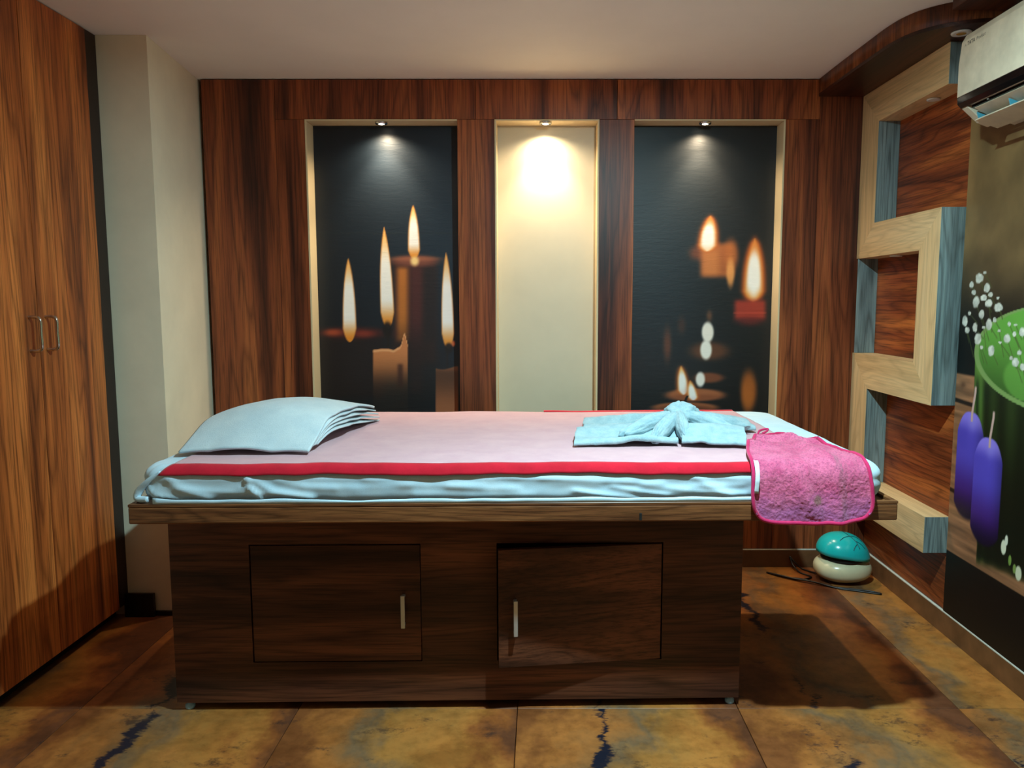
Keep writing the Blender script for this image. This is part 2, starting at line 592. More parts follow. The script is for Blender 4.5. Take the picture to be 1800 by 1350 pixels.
wl = box('wall_left', XL - 0.1, XL, YF, 3.66, 0, CEIL, M_column, bevel=0)
tag(wl, 'plain painted left wall behind the wardrobe', 'wall', kind='structure')
wf = box('wall_front', XL, XR + 0.1, YF - 0.1, YF, 0, CEIL, M_wall_wood, bevel=0)
tag(wf, 'walnut veneer wall behind the camera', 'wall', kind='structure')
wr = box('wall_right', XR, XR + 0.1, YF, YN, 0, CEIL, M_cream, bevel=0)
tag(wr, 'right wall with walnut veneer and mural', 'wall', kind='structure')
box('veneer_panel', XR - 0.010, XR - 0.0005, 2.732, YB - 0.001, 0.088, 0.86, M_right_wood, wr, bevel=0.0008, seg=1)
box('veneer_panel', XR - 0.010, XR - 0.0005, 2.732, YB - 0.001, 0.861, 1.50, M_right_wood, wr, bevel=0.0008, seg=1)
box('veneer_panel', XR - 0.010, XR - 0.0005, 2.732, YB - 0.001, 1.501, 2.104, M_right_wood, wr, bevel=0.0008, seg=1)
br = box('baseboard_right', XR - 0.016, XR - 0.0005, YF, YB - 0.009, 0, 0.080, M_skirt, bevel=0.001)
tag(br, 'brown skirting tile with a white grout line along the right wall', 'baseboard', kind='structure')
box('grout_line', XR - 0.0165, XR - 0.001, YF, YB - 0.009, 0.0803, 0.0860, M_grout, br, bevel=0.001, seg=1)

# pier on the left: grey front, side splayed back to the panelling
poly = [(-1.62, 2.90), (-1.430, 2.90), (-1.502, YN - 0.001), (-1.62, YN - 0.001)]
V, Fc = prism(poly, 'z', 0, CEIL - 0.0005)
pc = obj('wall_left_pier', V, Fc, M_column)
tag(pc, 'painted pier between the wardrobe and the panelled wall', 'wall', kind='structure')
V, Fc = prism([(-2.19, 2.905), (-1.621, 2.905), (-1.621, YN - 0.001), (-2.19, YN - 0.001)], 'z', 0, CEIL - 0.0005)
obj('pier_infill', V, Fc, M_column, pc)
bl_ = box('baseboard_left', -1.62, -1.428, 2.888, 2.8995, 0, 0.018, M_black, bevel=0.001)
tag(bl_, 'black skirting at the foot of the left pier', 'baseboard', kind='structure')
box('skirting_block', -1.618, -1.503, 2.872, 2.8875, 0, 0.094, M_black, bl_, bevel=0.002)

# curved timber soffit on the right
SOF_Z = 2.106
curve = spline([(1.206, YB - 0.001), (1.208, 3.20), (1.212, 3.0), (1.219, 2.80), (1.244, 2.69), (1.292, 2.62), (1.355, 2.575), (1.42, 2.555), (1.4985, 2.545)], 8)
poly = [(p[0], p[1]) for p in curve] + [(XR - 0.0005, YB - 0.001)]
V, Fc = prism(poly, 'z', SOF_Z, SOF_Z + 0.012)
so = obj('ceiling_soffit', V, Fc, M_soffit_wood)
tag(so, 'dark walnut soffit with a curved edge over the right wall', 'ceiling', kind='structure')
fa = np.array([[(p[0], p[1], z) for z in (SOF_Z + 0.0125, CEIL - 0.001)] for p in curve])
c_, _ = cloth('fascia', fa, 0.010, M_fascia_wood, so)
# timber soffit goes on over the mural and air conditioner
box('soffit_board', 1.30, XR - 0.0005, 1.30, 2.54, SOF_Z + 0.03, CEIL - 0.001, M_soffit_wood, so, bevel=0.002)


# ------------------------------------------------------------------ lamps
def downlight(name, loc, r, lens, label, group=None, bezel=M_white_plastic, drop=0.006):
    t = empty(name, loc)
    lathe('bezel', [(r * 0.72, -drop), (r * 0.94, -drop), (r, -drop * 0.5), (r, -0.0004), (r * 0.72, -0.0004)], loc, bezel, t)
    lathe('lens', [(0.0008, -drop * 1.15), (r * 0.4, -drop * 1.1), (r * 0.69, -drop * 0.75), (r * 0.69, -0.001)], loc, lens, t)
    tag(t, label, 'lamp', group)
    return t


names = ['small lit round downlight over the left candle mural', 'small lit round downlight over the plain cream niche', 'small lit round downlight over the right candle mural']
for q, nm in zip(NICHE_LAMPS, names):
    downlight('downlight', (q[0], q[1], NT_Z - 0.006), 0.027, M_lens, nm, 'downlights in the niche tops', M_chrome_hi, 0.010)
downlight('downlight', (1.389, 2.647, SOF_Z), 0.032, M_bulb_off, 'unlit amber downlight with white rim in the dark timber soffit', None)
downlight('downlight', (1.448, 2.930, 1.965), 0.024, M_white_plastic, 'unlit white downlight under the topmost bar of the oak wall frame', None)
p = at(1575, 450, X=1.448)
downlight('downlight', (1.448, p[1], 1.409), 0.024, M_white_plastic, 'unlit white downlight under the second bar of the oak wall frame', None)
downlight('ceiling_lamp', (LAMP_COOL[0], LAMP_COOL[1], CEIL), 0.095, M_lens_cool, 'round cool white ceiling lamp above the front of the bed', None, drop=0.026)

# ------------------------------------------------------------------ oak meander frame on the right wall
FX0, FX1 = 1.400, XR - 0.0105
fr = empty('wall_frame', (1.45, 3.08, 0.30))
tag(fr, 'pale oak stepped wall frame with cool light painted on its edges on the right veneer wall', 'wall frame')
Y0, Y1, T = 2.735, YB - 0.002, 0.140
ZB = [(1.965, 2.105), (1.409, 1.550), (0.849, 0.993), (0.304, 0.439)]
YL0 = 3.281; YR1 = 2.882


def bar(poly, mat):
    V, Fc = prism(poly, 'x', FX0, FX1)
    bm_v = [Vector(q) for q in V]
    return obj('frame_bar', [tuple(q) for q in bm_v], Fc, mat, fr)


g = 0.0005
for k, (za, zb) in enumerate(ZB):
    # mitre where a bar turns into an upright (left uprights: 0-1 and 2-3; right upright: 1-2)
    if k == 0:   poly = [(Y0, za), (YL0, za), (Y1, zb), (Y0, zb)]
    elif k == 1: poly = [(YR1, za), (Y1, za), (YL0, zb), (Y0, zb)]
    elif k == 2: poly = [(Y0, za), (YL0, za), (Y1, zb), (YR1, zb)]
    else:        poly = [(Y0, za), (Y1, za), (YL0, zb), (Y0, zb)]
    bar(poly, M_oak_y)
bar([(YL0 + g, ZB[0][0]), (Y1, ZB[0][1] - 2 * g), (Y1, ZB[1][0] + 2 * g), (YL0 + g, ZB[1][1])], M_oak_z)
bar([(Y0, ZB[1][1] - 2 * g), (YR1 - g, ZB[1][0]), (YR1 - g, ZB[2][1]), (Y0, ZB[2][0] + 2 * g)], M_oak_z)
bar([(YL0 + g, ZB[2][0]), (Y1, ZB[2][1] - 2 * g), (Y1, ZB[3][0] + 2 * g), (YL0 + g, ZB[3][1])], M_oak_z)
# added strips, cool light painted as grey, on faces turned to the room
for (y, z0, z1) in ((YL0, ZB[1][1], ZB[0][0]), (Y1 - 0.014, ZB[2][1], ZB[1][0]), (YL0, ZB[3][1], ZB[2][0]),
                    (Y0, ZB[2][0], ZB[1][1]), (Y0, ZB[3][0], ZB[3][1]), (Y0, ZB[0][0], ZB[0][1])):
    box('edge_strip', FX0 + 0.0006, FX1, y - 0.0018, y - 0.0002, z0 + 0.0006, z1 - 0.0006, M_cool_edge_z, fr, bevel=0.0004, seg=1)

# ------------------------------------------------------------------ wardrobe
wd = empty('wardrobe', (-1.88, 2.47, 0))
tag(wd, 'tall walnut laminate wardrobe with two doors on the left', 'wardrobe')
WY0, WYM, WY1 = 2.00, 2.468, 2.826
box('carcass', -2.18, -1.630, WY0, 2.898, 0.052, CEIL - 0.002, M_dark, wd, bevel=0.001)
box('end_filler', -1.629, -1.614, WY1 + 0.002, 2.898, 0.052, CEIL - 0.002, M_dark, wd, bevel=0.001)
box('plinth', -2.18, -1.66, WY0, 2.888, 0.0, 0.051, M_gap, wd, bevel=0.001)


def d_pull(parent, x, y, z0, z1, reach, r, side=1):
    pts = spline([(x, y, z1), (x + reach * 0.7, y, z1), (x + reach, y, z1 - 0.012), (x + reach, y, (z0 + z1) / 2), (x + reach, y, z0 + 0.012), (x + reach * 0.7, y, z0), (x, y, z0)], 8)
    return tube('handle', pts, r, M_chrome_hi, parent, n=10, flat=1.0)


for (a, b, hy) in ((WY0, WYM - 0.0015, WYM - 0.047), (WYM + 0.0015, WY1, WYM + 0.035)):
    d = box('door', -1.629, -1.610, a, b, 0.052, CEIL - 0.004, M_ward_wood, wd, bevel=0.0015)
    d_pull(d, -1.6105, hy, 1.066, 1.172, 0.036, 0.0055)

# ------------------------------------------------------------------ bed
BR = (1.1, (0.0, 2.03, 0.0))          # the bed stands turned by about a degree


def bp(V): return rotz(V, BR[0], BR[1])


BX0, BX1 = -1.107, 0.975
BY0, BY1 = 2.030, 3.060
BZ0, BZ1 = 0.626, 0.680
MT = 0.777                             # mattress top
bed = empty('massage_bed', tuple(bp([(-0.07, 2.55, 0)])[0]))
tag(bed, 'walnut massage bed base with an overhanging top and two cupboard doors', 'bed')
V, Fc = hull_box(box_pts(BX0, BX1, BY0, BY1, BZ0, BZ1 - 0.008), 0.004)
obj('bed_top', bp(V), Fc, M_board_wood, bed)
for (x0, x1, y0, y1) in ((BX0, BX1, BY0, BY0 + 0.014), (BX0, BX1, BY1 - 0.014, BY1), (BX0, BX0 + 0.014, BY0 + 0.0145, BY1 - 0.0145), (BX1 - 0.014, BX1, BY0 + 0.0145, BY1 - 0.0145)):
    V, Fc = hull_box(box_pts(x0, x1, y0, y1, BZ1 - 0.0078, BZ1), 0.001, 1)
    obj('rim_strip', bp(V), Fc, M_board_wood, bed)
CX0, CX1, CY0, CY1, CZ0 = -1.086, 0.603, 2.205, 2.95, 0.026
# carcass front built round the two door openings
DL = (-0.855, -0.352, 0.150, 0.512); DR = (-0.128, 0.366, 0.150, 0.512)
TH = 0.018
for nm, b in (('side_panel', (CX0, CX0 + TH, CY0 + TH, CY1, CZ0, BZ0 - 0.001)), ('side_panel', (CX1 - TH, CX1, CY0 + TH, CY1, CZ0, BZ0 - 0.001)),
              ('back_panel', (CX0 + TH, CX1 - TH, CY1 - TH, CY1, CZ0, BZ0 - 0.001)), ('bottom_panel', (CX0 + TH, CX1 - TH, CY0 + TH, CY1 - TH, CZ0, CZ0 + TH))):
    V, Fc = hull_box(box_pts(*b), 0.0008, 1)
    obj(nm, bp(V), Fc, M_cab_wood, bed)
# face frame as one board with two cut-outs
parts = []
for b in ((CX0, CX1, CZ0, DL[2]), (CX0, CX1, DL[3], BZ0 - 0.001), (CX0, DL[0], DL[2], DL[3]), (DL[1], DR[0], DL[2], DL[3]), (DR[1], CX1, DL[2], DL[3])):
    parts.append(hull_box(box_pts(b[0], b[1], CY0, CY0 + TH - 0.0005, b[2], b[3]), 0))
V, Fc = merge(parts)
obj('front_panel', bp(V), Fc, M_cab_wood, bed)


def pull_strip(parent, x, z0, z1, y, xf):
    V1 = hull_box(box_pts(x - 0.006, x + 0.006, y - 0.024, y - 0.018, z0, z1), 0.0015)
    V2 = hull_box(box_pts(x - 0.005, x + 0.005, y - 0.019, y - 0.0002, z1 - 0.010, z1 - 0.002), 0.001)
    V3 = hull_box(box_pts(x - 0.005, x + 0.005, y - 0.019, y - 0.0002, z0 + 0.002, z0 + 0.010), 0.001)
    V, Fc = merge([V1, V2, V3])
    return obj('handle', xf(V), Fc, M_chrome, parent)


gp = 0.004
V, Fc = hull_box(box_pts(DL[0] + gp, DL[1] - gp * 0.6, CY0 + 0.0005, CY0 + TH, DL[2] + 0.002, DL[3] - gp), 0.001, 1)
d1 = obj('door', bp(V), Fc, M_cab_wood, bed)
pull_strip(d1, -0.404, 0.262, 0.362, CY0, bp)


def ajar(V): return bp(rotz(V, 6.2, (DR[1] - gp, CY0, 0)))


V, Fc = hull_box(box_pts(DR[0] + gp, DR[1] - gp, CY0, CY0 + TH, DR[2] + 0.002, DR[3] - gp), 0.001, 1)
d2 = obj('door', ajar(V), Fc, M_cab_wood, bed)
pull_strip(d2, DR[0] + 0.052, 0.255, 0.362, CY0, ajar)
for x in (CX0 + 0.03, CX1 - 0.022):
    for y in (CY0 + 0.02, CY1 - 0.03):
        q = bp([(x, y, 0)])[0]
        lathe('foot', [(0.012, 0.0), (0.014, 0.004), (0.014, 0.012), (0.009, 0.016), (0.009, CZ0 - 0.0005)], q, M_blue_foot, bed, 16)
V, Fc = hull_box(box_pts(0.267, 0.274, BY0 - 0.0016, BY0 - 0.0002, BZ0 + 0.004, BZ0 + 0.024), 0.0004, 1)
obj('chip_mark', bp(V), Fc, M_gap, bed)

# mattress under a fitted sheet: rounded slab with folds
MX0, MX1, MY0, MY1 = -1.087, 0.950, 2.042, 3.095
MZ0 = BZ1 + 0.0005
RC, RT = 0.060, 0.034


def rounded_rect(x0, x1, y0, y1, r, n_edge, n_c=10):
    pts = []
    cs = [(x1 - r, y0 + r, -90), (x1 - r, y1 - r, 0), (x0 + r, y1 - r, 90), (x0 + r, y0 + r, 180)]
    for k, (cx, cy, a0) in enumerate(cs):
        arc = [(cx + r * math.cos(math.radians(a0 + 90 * t / n_c)), cy + r * math.sin(math.radians(a0 + 90 * t / n_c))) for t in range(n_c + 1)]
        pts += arc
        nx = cs[(k + 1) % 4]
        a1 = nx[2]
        st = arc[-1]; en = (nx[0] + r * math.cos(math.radians(a1)), nx[1] + r * math.sin(math.radians(a1)))
        m = n_edge[k]
        for t in range(1, m):
            pts.append((st[0] + (en[0] - st[0]) * t / m, st[1] + (en[1] - st[1]) * t / m))
    return np.array(pts)


def crown(x, y):
    """height of the mattress top, slightly crowned and dented"""
    return 0.004 * math.sin(math.pi * min(1, max(0, (y - MY0) / (MY1 - MY0)))) + 0.0025 * n3(x * 3, y * 3, 1.7) + 0.0012 * n3(x * 9, y * 14, 4.1)


prof = [(0.0, -1)]                     # (inset, z)
side = []
for t in np.linspace(0, 1, 15): side.append((0.012 * (1 - math.sin(math.pi * t)) ** 1.0 * (1 - t) , MZ0 + (MT - RT - MZ0) * t))
arc = [(RT * (1 - math.cos(a)), MT - RT + RT * math.sin(a)) for a in np.linspace(0, math.pi / 2, 9)[1:]]
prof = side + arc
for ins in (0.05, 0.075, 0.105, 0.14, 0.18, 0.23, 0.29, 0.36, 0.43, 0.48, 0.52): prof.append((ins, MT))
base = rounded_rect(MX0, MX1, MY0, MY1, RC, [60, 220, 60, 220])
V = []
nb = len(base)


def ridge(x, z, pts, wid, amp):
    d = 9
    for (a, b) in zip(pts[:-1], pts[1:]):
        ax, az = a; bx, bz = b
        t = max(0, min(1, ((x - ax) * (bx - ax) + (z - az) * (bz - az)) / ((bx - ax) ** 2 + (bz - az) ** 2)))
        d = min(d, math.hypot(x - ax - t * (bx - ax), z - az - t * (bz - az)))
    return amp * math.exp(-(d / wid) ** 2)


folds = []
rf = random.Random(3)
for k in range(17):
    x = -0.95 + k * 0.115 + rf.uniform(-.04, .04)
    l = rf.uniform(0.12, 0.34)
    z = MZ0 + rf.uniform(0.012, 0.06)
    folds.append(([(x, z + rf.uniform(0, .018)), (x + l * .5, z), (x + l, z - rf.uniform(-.006, .012))], rf.uniform(.006, .012), rf.uniform(.002, .0045)))
folds += [([(-0.798, MT - 0.01), (-0.786, MT - 0.05), (-0.755, MZ0 + 0.008)], .008, .010), ([(-0.784, MT - 0.03), (-0.72, MZ0 + 0.03), (-0.62, MZ0 + 0.012)], .009, .007),
          ([(-1.01, MT - 0.015), (-0.98, MZ0 + 0.045), (-0.90, MZ0 + 0.012)], .014, .009), ([(-1.067, MZ0 + .05), (-1.04, MZ0 + 0.02), (-0.96, MZ0 + 0.006)], .009, .007),
          ([(0.42, MT - .03), (0.46, MZ0 + .04), (0.52, MZ0 + .01)], .012, .006)]
cxm, cym = (MX0 + MX1) / 2, (MY0 + MY1) / 2
hx, hy_ = (MX1 - MX0) / 2, (MY1 - MY0) / 2
for (ins, z) in prof:
    fy = max(0.0, 1 - ins / hy_)
    fx = max(0.02, 1 - ins / hx)
    for (x, y) in base:
        px, py = cxm + (x - cxm) * fx, cym + (y - cym) * fy
        pz = z
        if z >= MT - 1e-6: pz = MT + crown(px, py)
        else:
            s = (z - MZ0) / (MT - MZ0)
            if y < MY0 + 0.25:
                d = sum(ridge(px, pz, *f) for f in folds) + 0.003 * n3(px * 4, pz * 30, 2.2) + 0.0015 * n3(px * 22, pz * 40, 3.2)
                d *= 1 - 0.6 * s
            else:
                d = 0.004 * n3(py * 9, pz * 30, px * 3)
            d = min(d, 0.011)
            nx, ny = (x - cxm) / hx, (y - cym) / hy_
            if abs(nx) > abs(ny): px += d * (1 if nx > 0 else -1)
            else: py += d * (1 if ny > 0 else -1)
            dc = max(0, 1 - math.hypot(x - MX0, y - MY0) / 0.12)
            pz += dc * 0.004 * math.sin(22 * math.atan2(y - MY0 - .05, x - MX0 - .05))
            pz = max(MZ0, pz + (crown(px, py) if s > .8 else 0) * (s - .8) * 5)
        V.append((px, py, pz))
Fc = []
for i in range(len(prof) - 1):
    for k in range(nb):
        l = (k + 1) % nb
        Fc.append((i * nb + k, i * nb + l, (i + 1) * nb + l, (i + 1) * nb + k))
Fc.append(tuple(range(nb))[::-1])
Fc.append(tuple((len(prof) - 1) * nb + k for k in range(nb)))
mt = empty('mattress', tuple(bp([(cxm, cym, MZ0)])[0]))
tag(mt, 'mattress in a rumpled pale blue fitted sheet on the massage bed', 'mattress')
obj('fitted_sheet', bp(V), Fc, M_sheet, mt, smooth=True)
# loose hem of the sheet tucked along the board
gr = []
for i, x in enumerate(np.linspace(-1.04, 0.907, 160)):
    row = []
    for j, t in enumerate(np.linspace(0, 1, 5)):
        hgt = 0.012 + 0.010 * n3(x * 3.1, 7.0) + 0.004 * n3(x * 11, 2)
        row.append((x, MY0 - 0.0105 - 0.0022 * math.sin(t * 3) - 0.001 * n3(x * 15, t), MZ0 + 0.0005 + max(0.004, hgt) * t))
    gr.append(row)
V, Fc, _ = cloth_mesh(bp(np.array(gr)), 0.0012)
obj('sheet_hem', V, Fc, M_sheet, mt, smooth=True)
# twisted corner of the sheet at the left front
cpt = bp(np.array([(MX0 + 0.065, MY0 + 0.004, MZ0 + 0.085), (MX0 + 0.03, MY0 + 0.006, MZ0 + 0.060), (MX0, MY0 + 0.014, MZ0 + 0.030), (MX0 - 0.003, MY0 + 0.010, MZ0 + 0.0115), (MX0 + 0.03, MY0 + 0.000, MZ0 + 0.0105)]))
tube('sheet_tuck', spline(cpt, 8), np.concatenate([np.linspace(.004, .0105, 17), np.linspace(.0105, .008, 16)]), M_sheet, mt, 10)


# cloth lying over the mattress: s is the way back from the front edge, s<0 hangs down
def drape(x, s, lift=0.003):
    """x along the bed, s distance behind the front corner line (arc length)"""
    a0 = math.pi / 2 * RT
    r = RT + lift
    if s >= a0:
        y = MY0 + RT + (s - a0)
        return (x, y, MT + crown(x, y) + lift)
    if s >= 0:
        a = s / a0 * math.pi / 2
        y = MY0 + RT - r * math.cos(a)
        k = math.sin(a)
        return (x, y, MT - RT + r * math.sin(a) + crown(x, y) * k)
    return (x, MY0 - lift, MT - RT + s)


# pink runner with a red band along both long edges
ru = empty('bed_runner', tuple(bp([(-0.12, 2.55, MT)])[0]))
tag(ru, 'pale pink bed runner with red edge bands spread over the mattress', 'bed runner')
RX0, RX1 = -0.997, 0.790
S_IN = 0.066


def edge_s(x): return 0.012 + 0.006 * n3(x * 4.3, 1.1) + 0.003 * n3(x * 13, 5.1)


XS = np.linspace(RX0, RX1, 260)
SS = np.linspace(0, 1, 70)
SB = MY1 - MY0 - 0.020
gr = [[drape(x + 0.006 * n3(s * 9, x), edge_s(x) + 0.028 + s * (SB - 0.012 - edge_s(x) - 0.028), 0.0052 + 0.0016 * max(0, n3(x * 6, s * 9, 9)) + 0.0018 * abs(n3(x * 2.2 + s * 5, s * 3, 2.0))) for s in SS] for x in XS]
o_, _ = cloth('runner_cloth', bp(np.array(gr)), 0.0012, M_pink_sheet, ru)
gr = [[drape(x - 0.03 * (1 - s) * (x < RX0 + .03), edge_s(x) + s * 0.034, 0.0075 + 0.003 * max(0, n3(x * 5, 3.3)) * (1 - s)) for s in np.linspace(0, 1, 8)] for x in np.linspace(RX0, RX1, 200)]
V, Fc, _ = cloth_mesh(bp(np.array(gr)), 0.0025)
obj('red_band', V, Fc, M_red_trim, ru, smooth=True)
gr = [[drape(x, SB - 0.020 + s * 0.020, 0.0070 + 0.003 * max(0, n3(x * 6, 1.3)) + 0.002 * s) for s in np.linspace(0, 1, 6)] for x in np.linspace(0.03, RX1, 90)]
V, Fc, _ = cloth_mesh(bp(np.array(gr)), 0.0025)
obj('red_band', V, Fc, M_red_trim, ru, smooth=True)

# ------------------------------------------------------------------ pillow under folded white linen
pl = empty('draped_pillow', (-0.83, 2.44, MT + 0.006))
# folded linen layers
tag(pl, 'pillow under folded white terry linen at the left end of the bed', 'pillow')
A = [np.array((-1.031, 2.150)), np.array((-0.661, 2.155)), np.array((-0.605, 2.768)), np.array((-0.987, 2.787))]
ZT = MT + 0.0165


def stack_h(a, b):
    h = 0.015 + 0.102 * (math.sin(math.pi * min(1, 0.08 + 0.86 * b) ** 0.9) ** 0.85)
    h *= 0.42 + 0.58 * math.sin(math.pi * (0.10 + 0.78 * a)) ** 0.7
    h += 0.022 * max(0, b - 0.5) * 2 * a
    h -= 0.010 * (1 - b) * (a > 2)
    return h


NL = 5
for k in range(NL):
    gr = []
    for a in np.linspace(0, 1, 70):
        row = []
        for b in np.linspace(0, 1, 70):
            if k: b = 0.035 + 0.014 * k + (0.965 - 0.014 * k) * b
            p = A[0] * (1 - a) * (1 - b) + A[1] * a * (1 - b) + A[2] * a * b + A[3] * (1 - a) * b
            h = stack_h(a, b)
            ed = max(0, (a - 0.86) / 0.14)
            low = h * (1 - 0.17 * k * (0.25 + 0.75 * b)) if k else h
            z = ZT + low - 0.0042 * k
            # front lip lifts and droops
            z += 0.0018 * n3(a * 7, b * 7, k * 3)
            fr_ = math.sin(math.pi / 2 * min(1, 0.04 + b / 0.34)) ** 0.8
            if k:
                z = ZT + (z - ZT) * fr_
            else:
                z = ZT + (z - ZT) * fr_ + max(0, 1 - b / 0.16) ** 2 * (0.003 * math.sin(9 * a) + 0.013 * max(0, math.sin(math.pi * (a - 0.22) / 0.5)) * (0.22 < a < 0.72))
            if k: z -= 0.002 * ed
            ext = (0.004 * k + 0.022 * n3(b * 6, k * 2.1)) * ed * b
            z = max(z, ZT - 0.002 + (0.003 * (NL - 1 - k) if k else 0.0025))
            q = np.array((p[0] + ext + 0.010 * (1 - b) * math.sin(6 * a) * 0.3, p[1] + 0.008 * n3(a * 4, k) * (b < .02) + 0.004 * k, z))
            row.append(q)
        gr.append(row)
    cloth('top_fold' if k == 0 else 'fold', np.array(gr), 0.0042 if k else 0.0075, M_linen, pl)
V = []; Fc = []
bm = bmesh.new(); bmesh.ops.create_icosphere(bm, subdivisions=3, radius=1)
for v in bm.verts:
    x, y, z = v.co
    e = lambda t, pw: math.copysign(abs(t) ** pw, t)
    V.append((-0.83 + 0.150 * e(x, .6), 2.484 + 0.22 * e(y, .6), ZT + 0.020 + 0.018 * z))
bm.verts.index_update()
Fc = [[v.index for v in f.verts] for f in bm.faces]; bm.free()
obj('pillow', V, Fc, M_linen, pl, smooth=True)

# ------------------------------------------------------------------ aqua towel tied in a bow
tw = empty('tied_towel', (0.42, 2.47, MT + 0.008))
tag(tw, 'pale aqua towel tied into a bow with a round knot on the pink runner', 'towel')
ZT = MT + 0.0085


def wing(name, c, h0, h1, pleats, seed, arch=None, na=80, nbb=60):
    """c: plan corners outer-front, inner-front, inner-back, outer-back; h0 outer and h1 inner height"""
    c = [np.array(q, float) for q in c]
    gr = []
    for a in np.linspace(0, 1, na):
        row = []
        for b in np.linspace(0, 1, nbb):
            p = c[0] * (1 - a) * (1 - b) + c[1] * a * (1 - b) + c[2] * a * b + c[3] * (1 - a) * b
            env = (1 - abs(2 * b - 1) ** 4) ** 0.5
            h = (h0 + (h1 - h0) * a ** 1.6) * (0.25 + 0.75 * env)
            h += (0.006 + 0.022 * a * (1.4 - a)) * math.sin(2 * math.pi * pleats * (b + 0.10 * math.sin(3 * a + seed)) + seed) * (0.1 + 0.9 * env)
            h += 0.003 * n3(p[0] * 18, p[1] * 18, seed) + 0.0012 * n3(p[0] * 70, p[1] * 70, seed)
            if arch: h += arch[1] * math.exp(-((a - arch[0]) / arch[2]) ** 2) * max(0, 1 - b / 0.30)
            wob = 0.010 * n3(a * 4, seed) * (1 - b) + 0.008 * n3(a * 4, seed + 9) * b
            row.append((p[0] + 0.006 * n3(b * 4, seed) * (1 - a), p[1] + wob, ZT + max(0.0075, h + 0.002)))
        gr.append(row)
    return cloth(name, np.array(gr), 0.007, M_aqua, tw)[0]


wing('back_wing', [(0.142, 2.555), (0.430, 2.510), (0.440, 2.590), (0.155, 2.735)], 0.024, 0.050, 1.6, 1.0)
wing('back_wing', [(0.715, 2.530), (0.485, 2.510), (0.475, 2.590), (0.690, 2.690)], 0.024, 0.050, 1.4, 2.0)
wing('front_wing', [(0.098, 2.262), (0.415, 2.285), (0.430, 2.495), (0.122, 2.500)], 0.028, 0.034, 1.2, 3.0, arch=(0.62, 0.010, 0.14))
wing('front_wing', [(0.612, 2.255), (0.425, 2.282), (0.470, 2.495), (0.655, 2.480)], 0.032, 0.036, 1.2, 4.6, arch=(0.70, 0.008, 0.12))


def petal(c, rad, ang, lean, seed):
    """rounded fold of towel that runs up into the knot"""
    bm = bmesh.new(); bmesh.ops.create_icosphere(bm, subdivisions=5, radius=1)
    ca, sa = math.cos(math.radians(ang)), math.sin(math.radians(ang))
    V = []
    for v in bm.verts:
        x, y, z = v.co
        k = 1 + 0.10 * n3(x * 2 + seed, y * 2, z * 2) + 0.05 * n3(x * 5, y * 5 + seed, z * 5) - 0.16 * math.exp(-((y - 0.15 * x) / 0.16) ** 2) * (z > -0.2)
        a, b = x * rad[0] * k, y * rad[1] * k
        V.append((c[0] + a * ca - b * sa, c[1] + a * sa + b * ca, max(ZT + 0.002, ZT + c[2] + z * rad[2] * k + lean * x)))
    bm.verts.index_update()
    Fc = [[v.index for v in f.verts] for f in bm.faces]; bm.free()
    obj('gathered_fold', V, Fc, M_aqua, tw, smooth=True)


petal((0.342, 2.420, .048), (.120, .030, .026), 36, .026, 1.0)
petal((0.388, 2.365, .046), (.098, .024, .030), 58, .028, 2.0)
petal((0.440, 2.375, .050), (.082, .021, .034), 88, .024, 5.0)
petal((0.540, 2.425, .048), (.112, .026, .028), 146, .026, 3.0)
petal((0.575, 2.500, .046), (.110, .026, .024), 176, .022, 4.0)
bm = bmesh.new(); bmesh.ops.create_icosphere(bm, subdivisions=5, radius=1)
V = []
for v in bm.verts:
    x, y, z = v.co
    a = math.atan2(y, x)
    r = 1 + 0.06 * math.sin(3 * a + 5 * z) + 0.10 * n3(x * 2, y * 2, z * 2) + 0.07 * n3(x * 5, y * 5, z * 5)
    V.append((0.459 + 0.058 * x * r, 2.495 + 0.055 * y * r, ZT + 0.068 + 0.041 * z * r))
bm.verts.index_update()
Fc = [[v.index for v in f.verts] for f in bm.faces]; bm.free()
obj('knot', V, Fc, M_aqua, tw, smooth=True)

# ------------------------------------------------------------------ pink hand towel hanging over the front edge
ht = empty('hand_towel', tuple(bp([(0.73, 2.03, 0.65)])[0]))
tag(ht, 'pink terry hand towel hanging over the right front edge of the bed', 'towel')
Q = [np.array((0.563, -0.113)), np.array((0.905, -0.108)), np.array((0.838, 0.245)), np.array((0.712, 0.400))]
HANG = 0.026


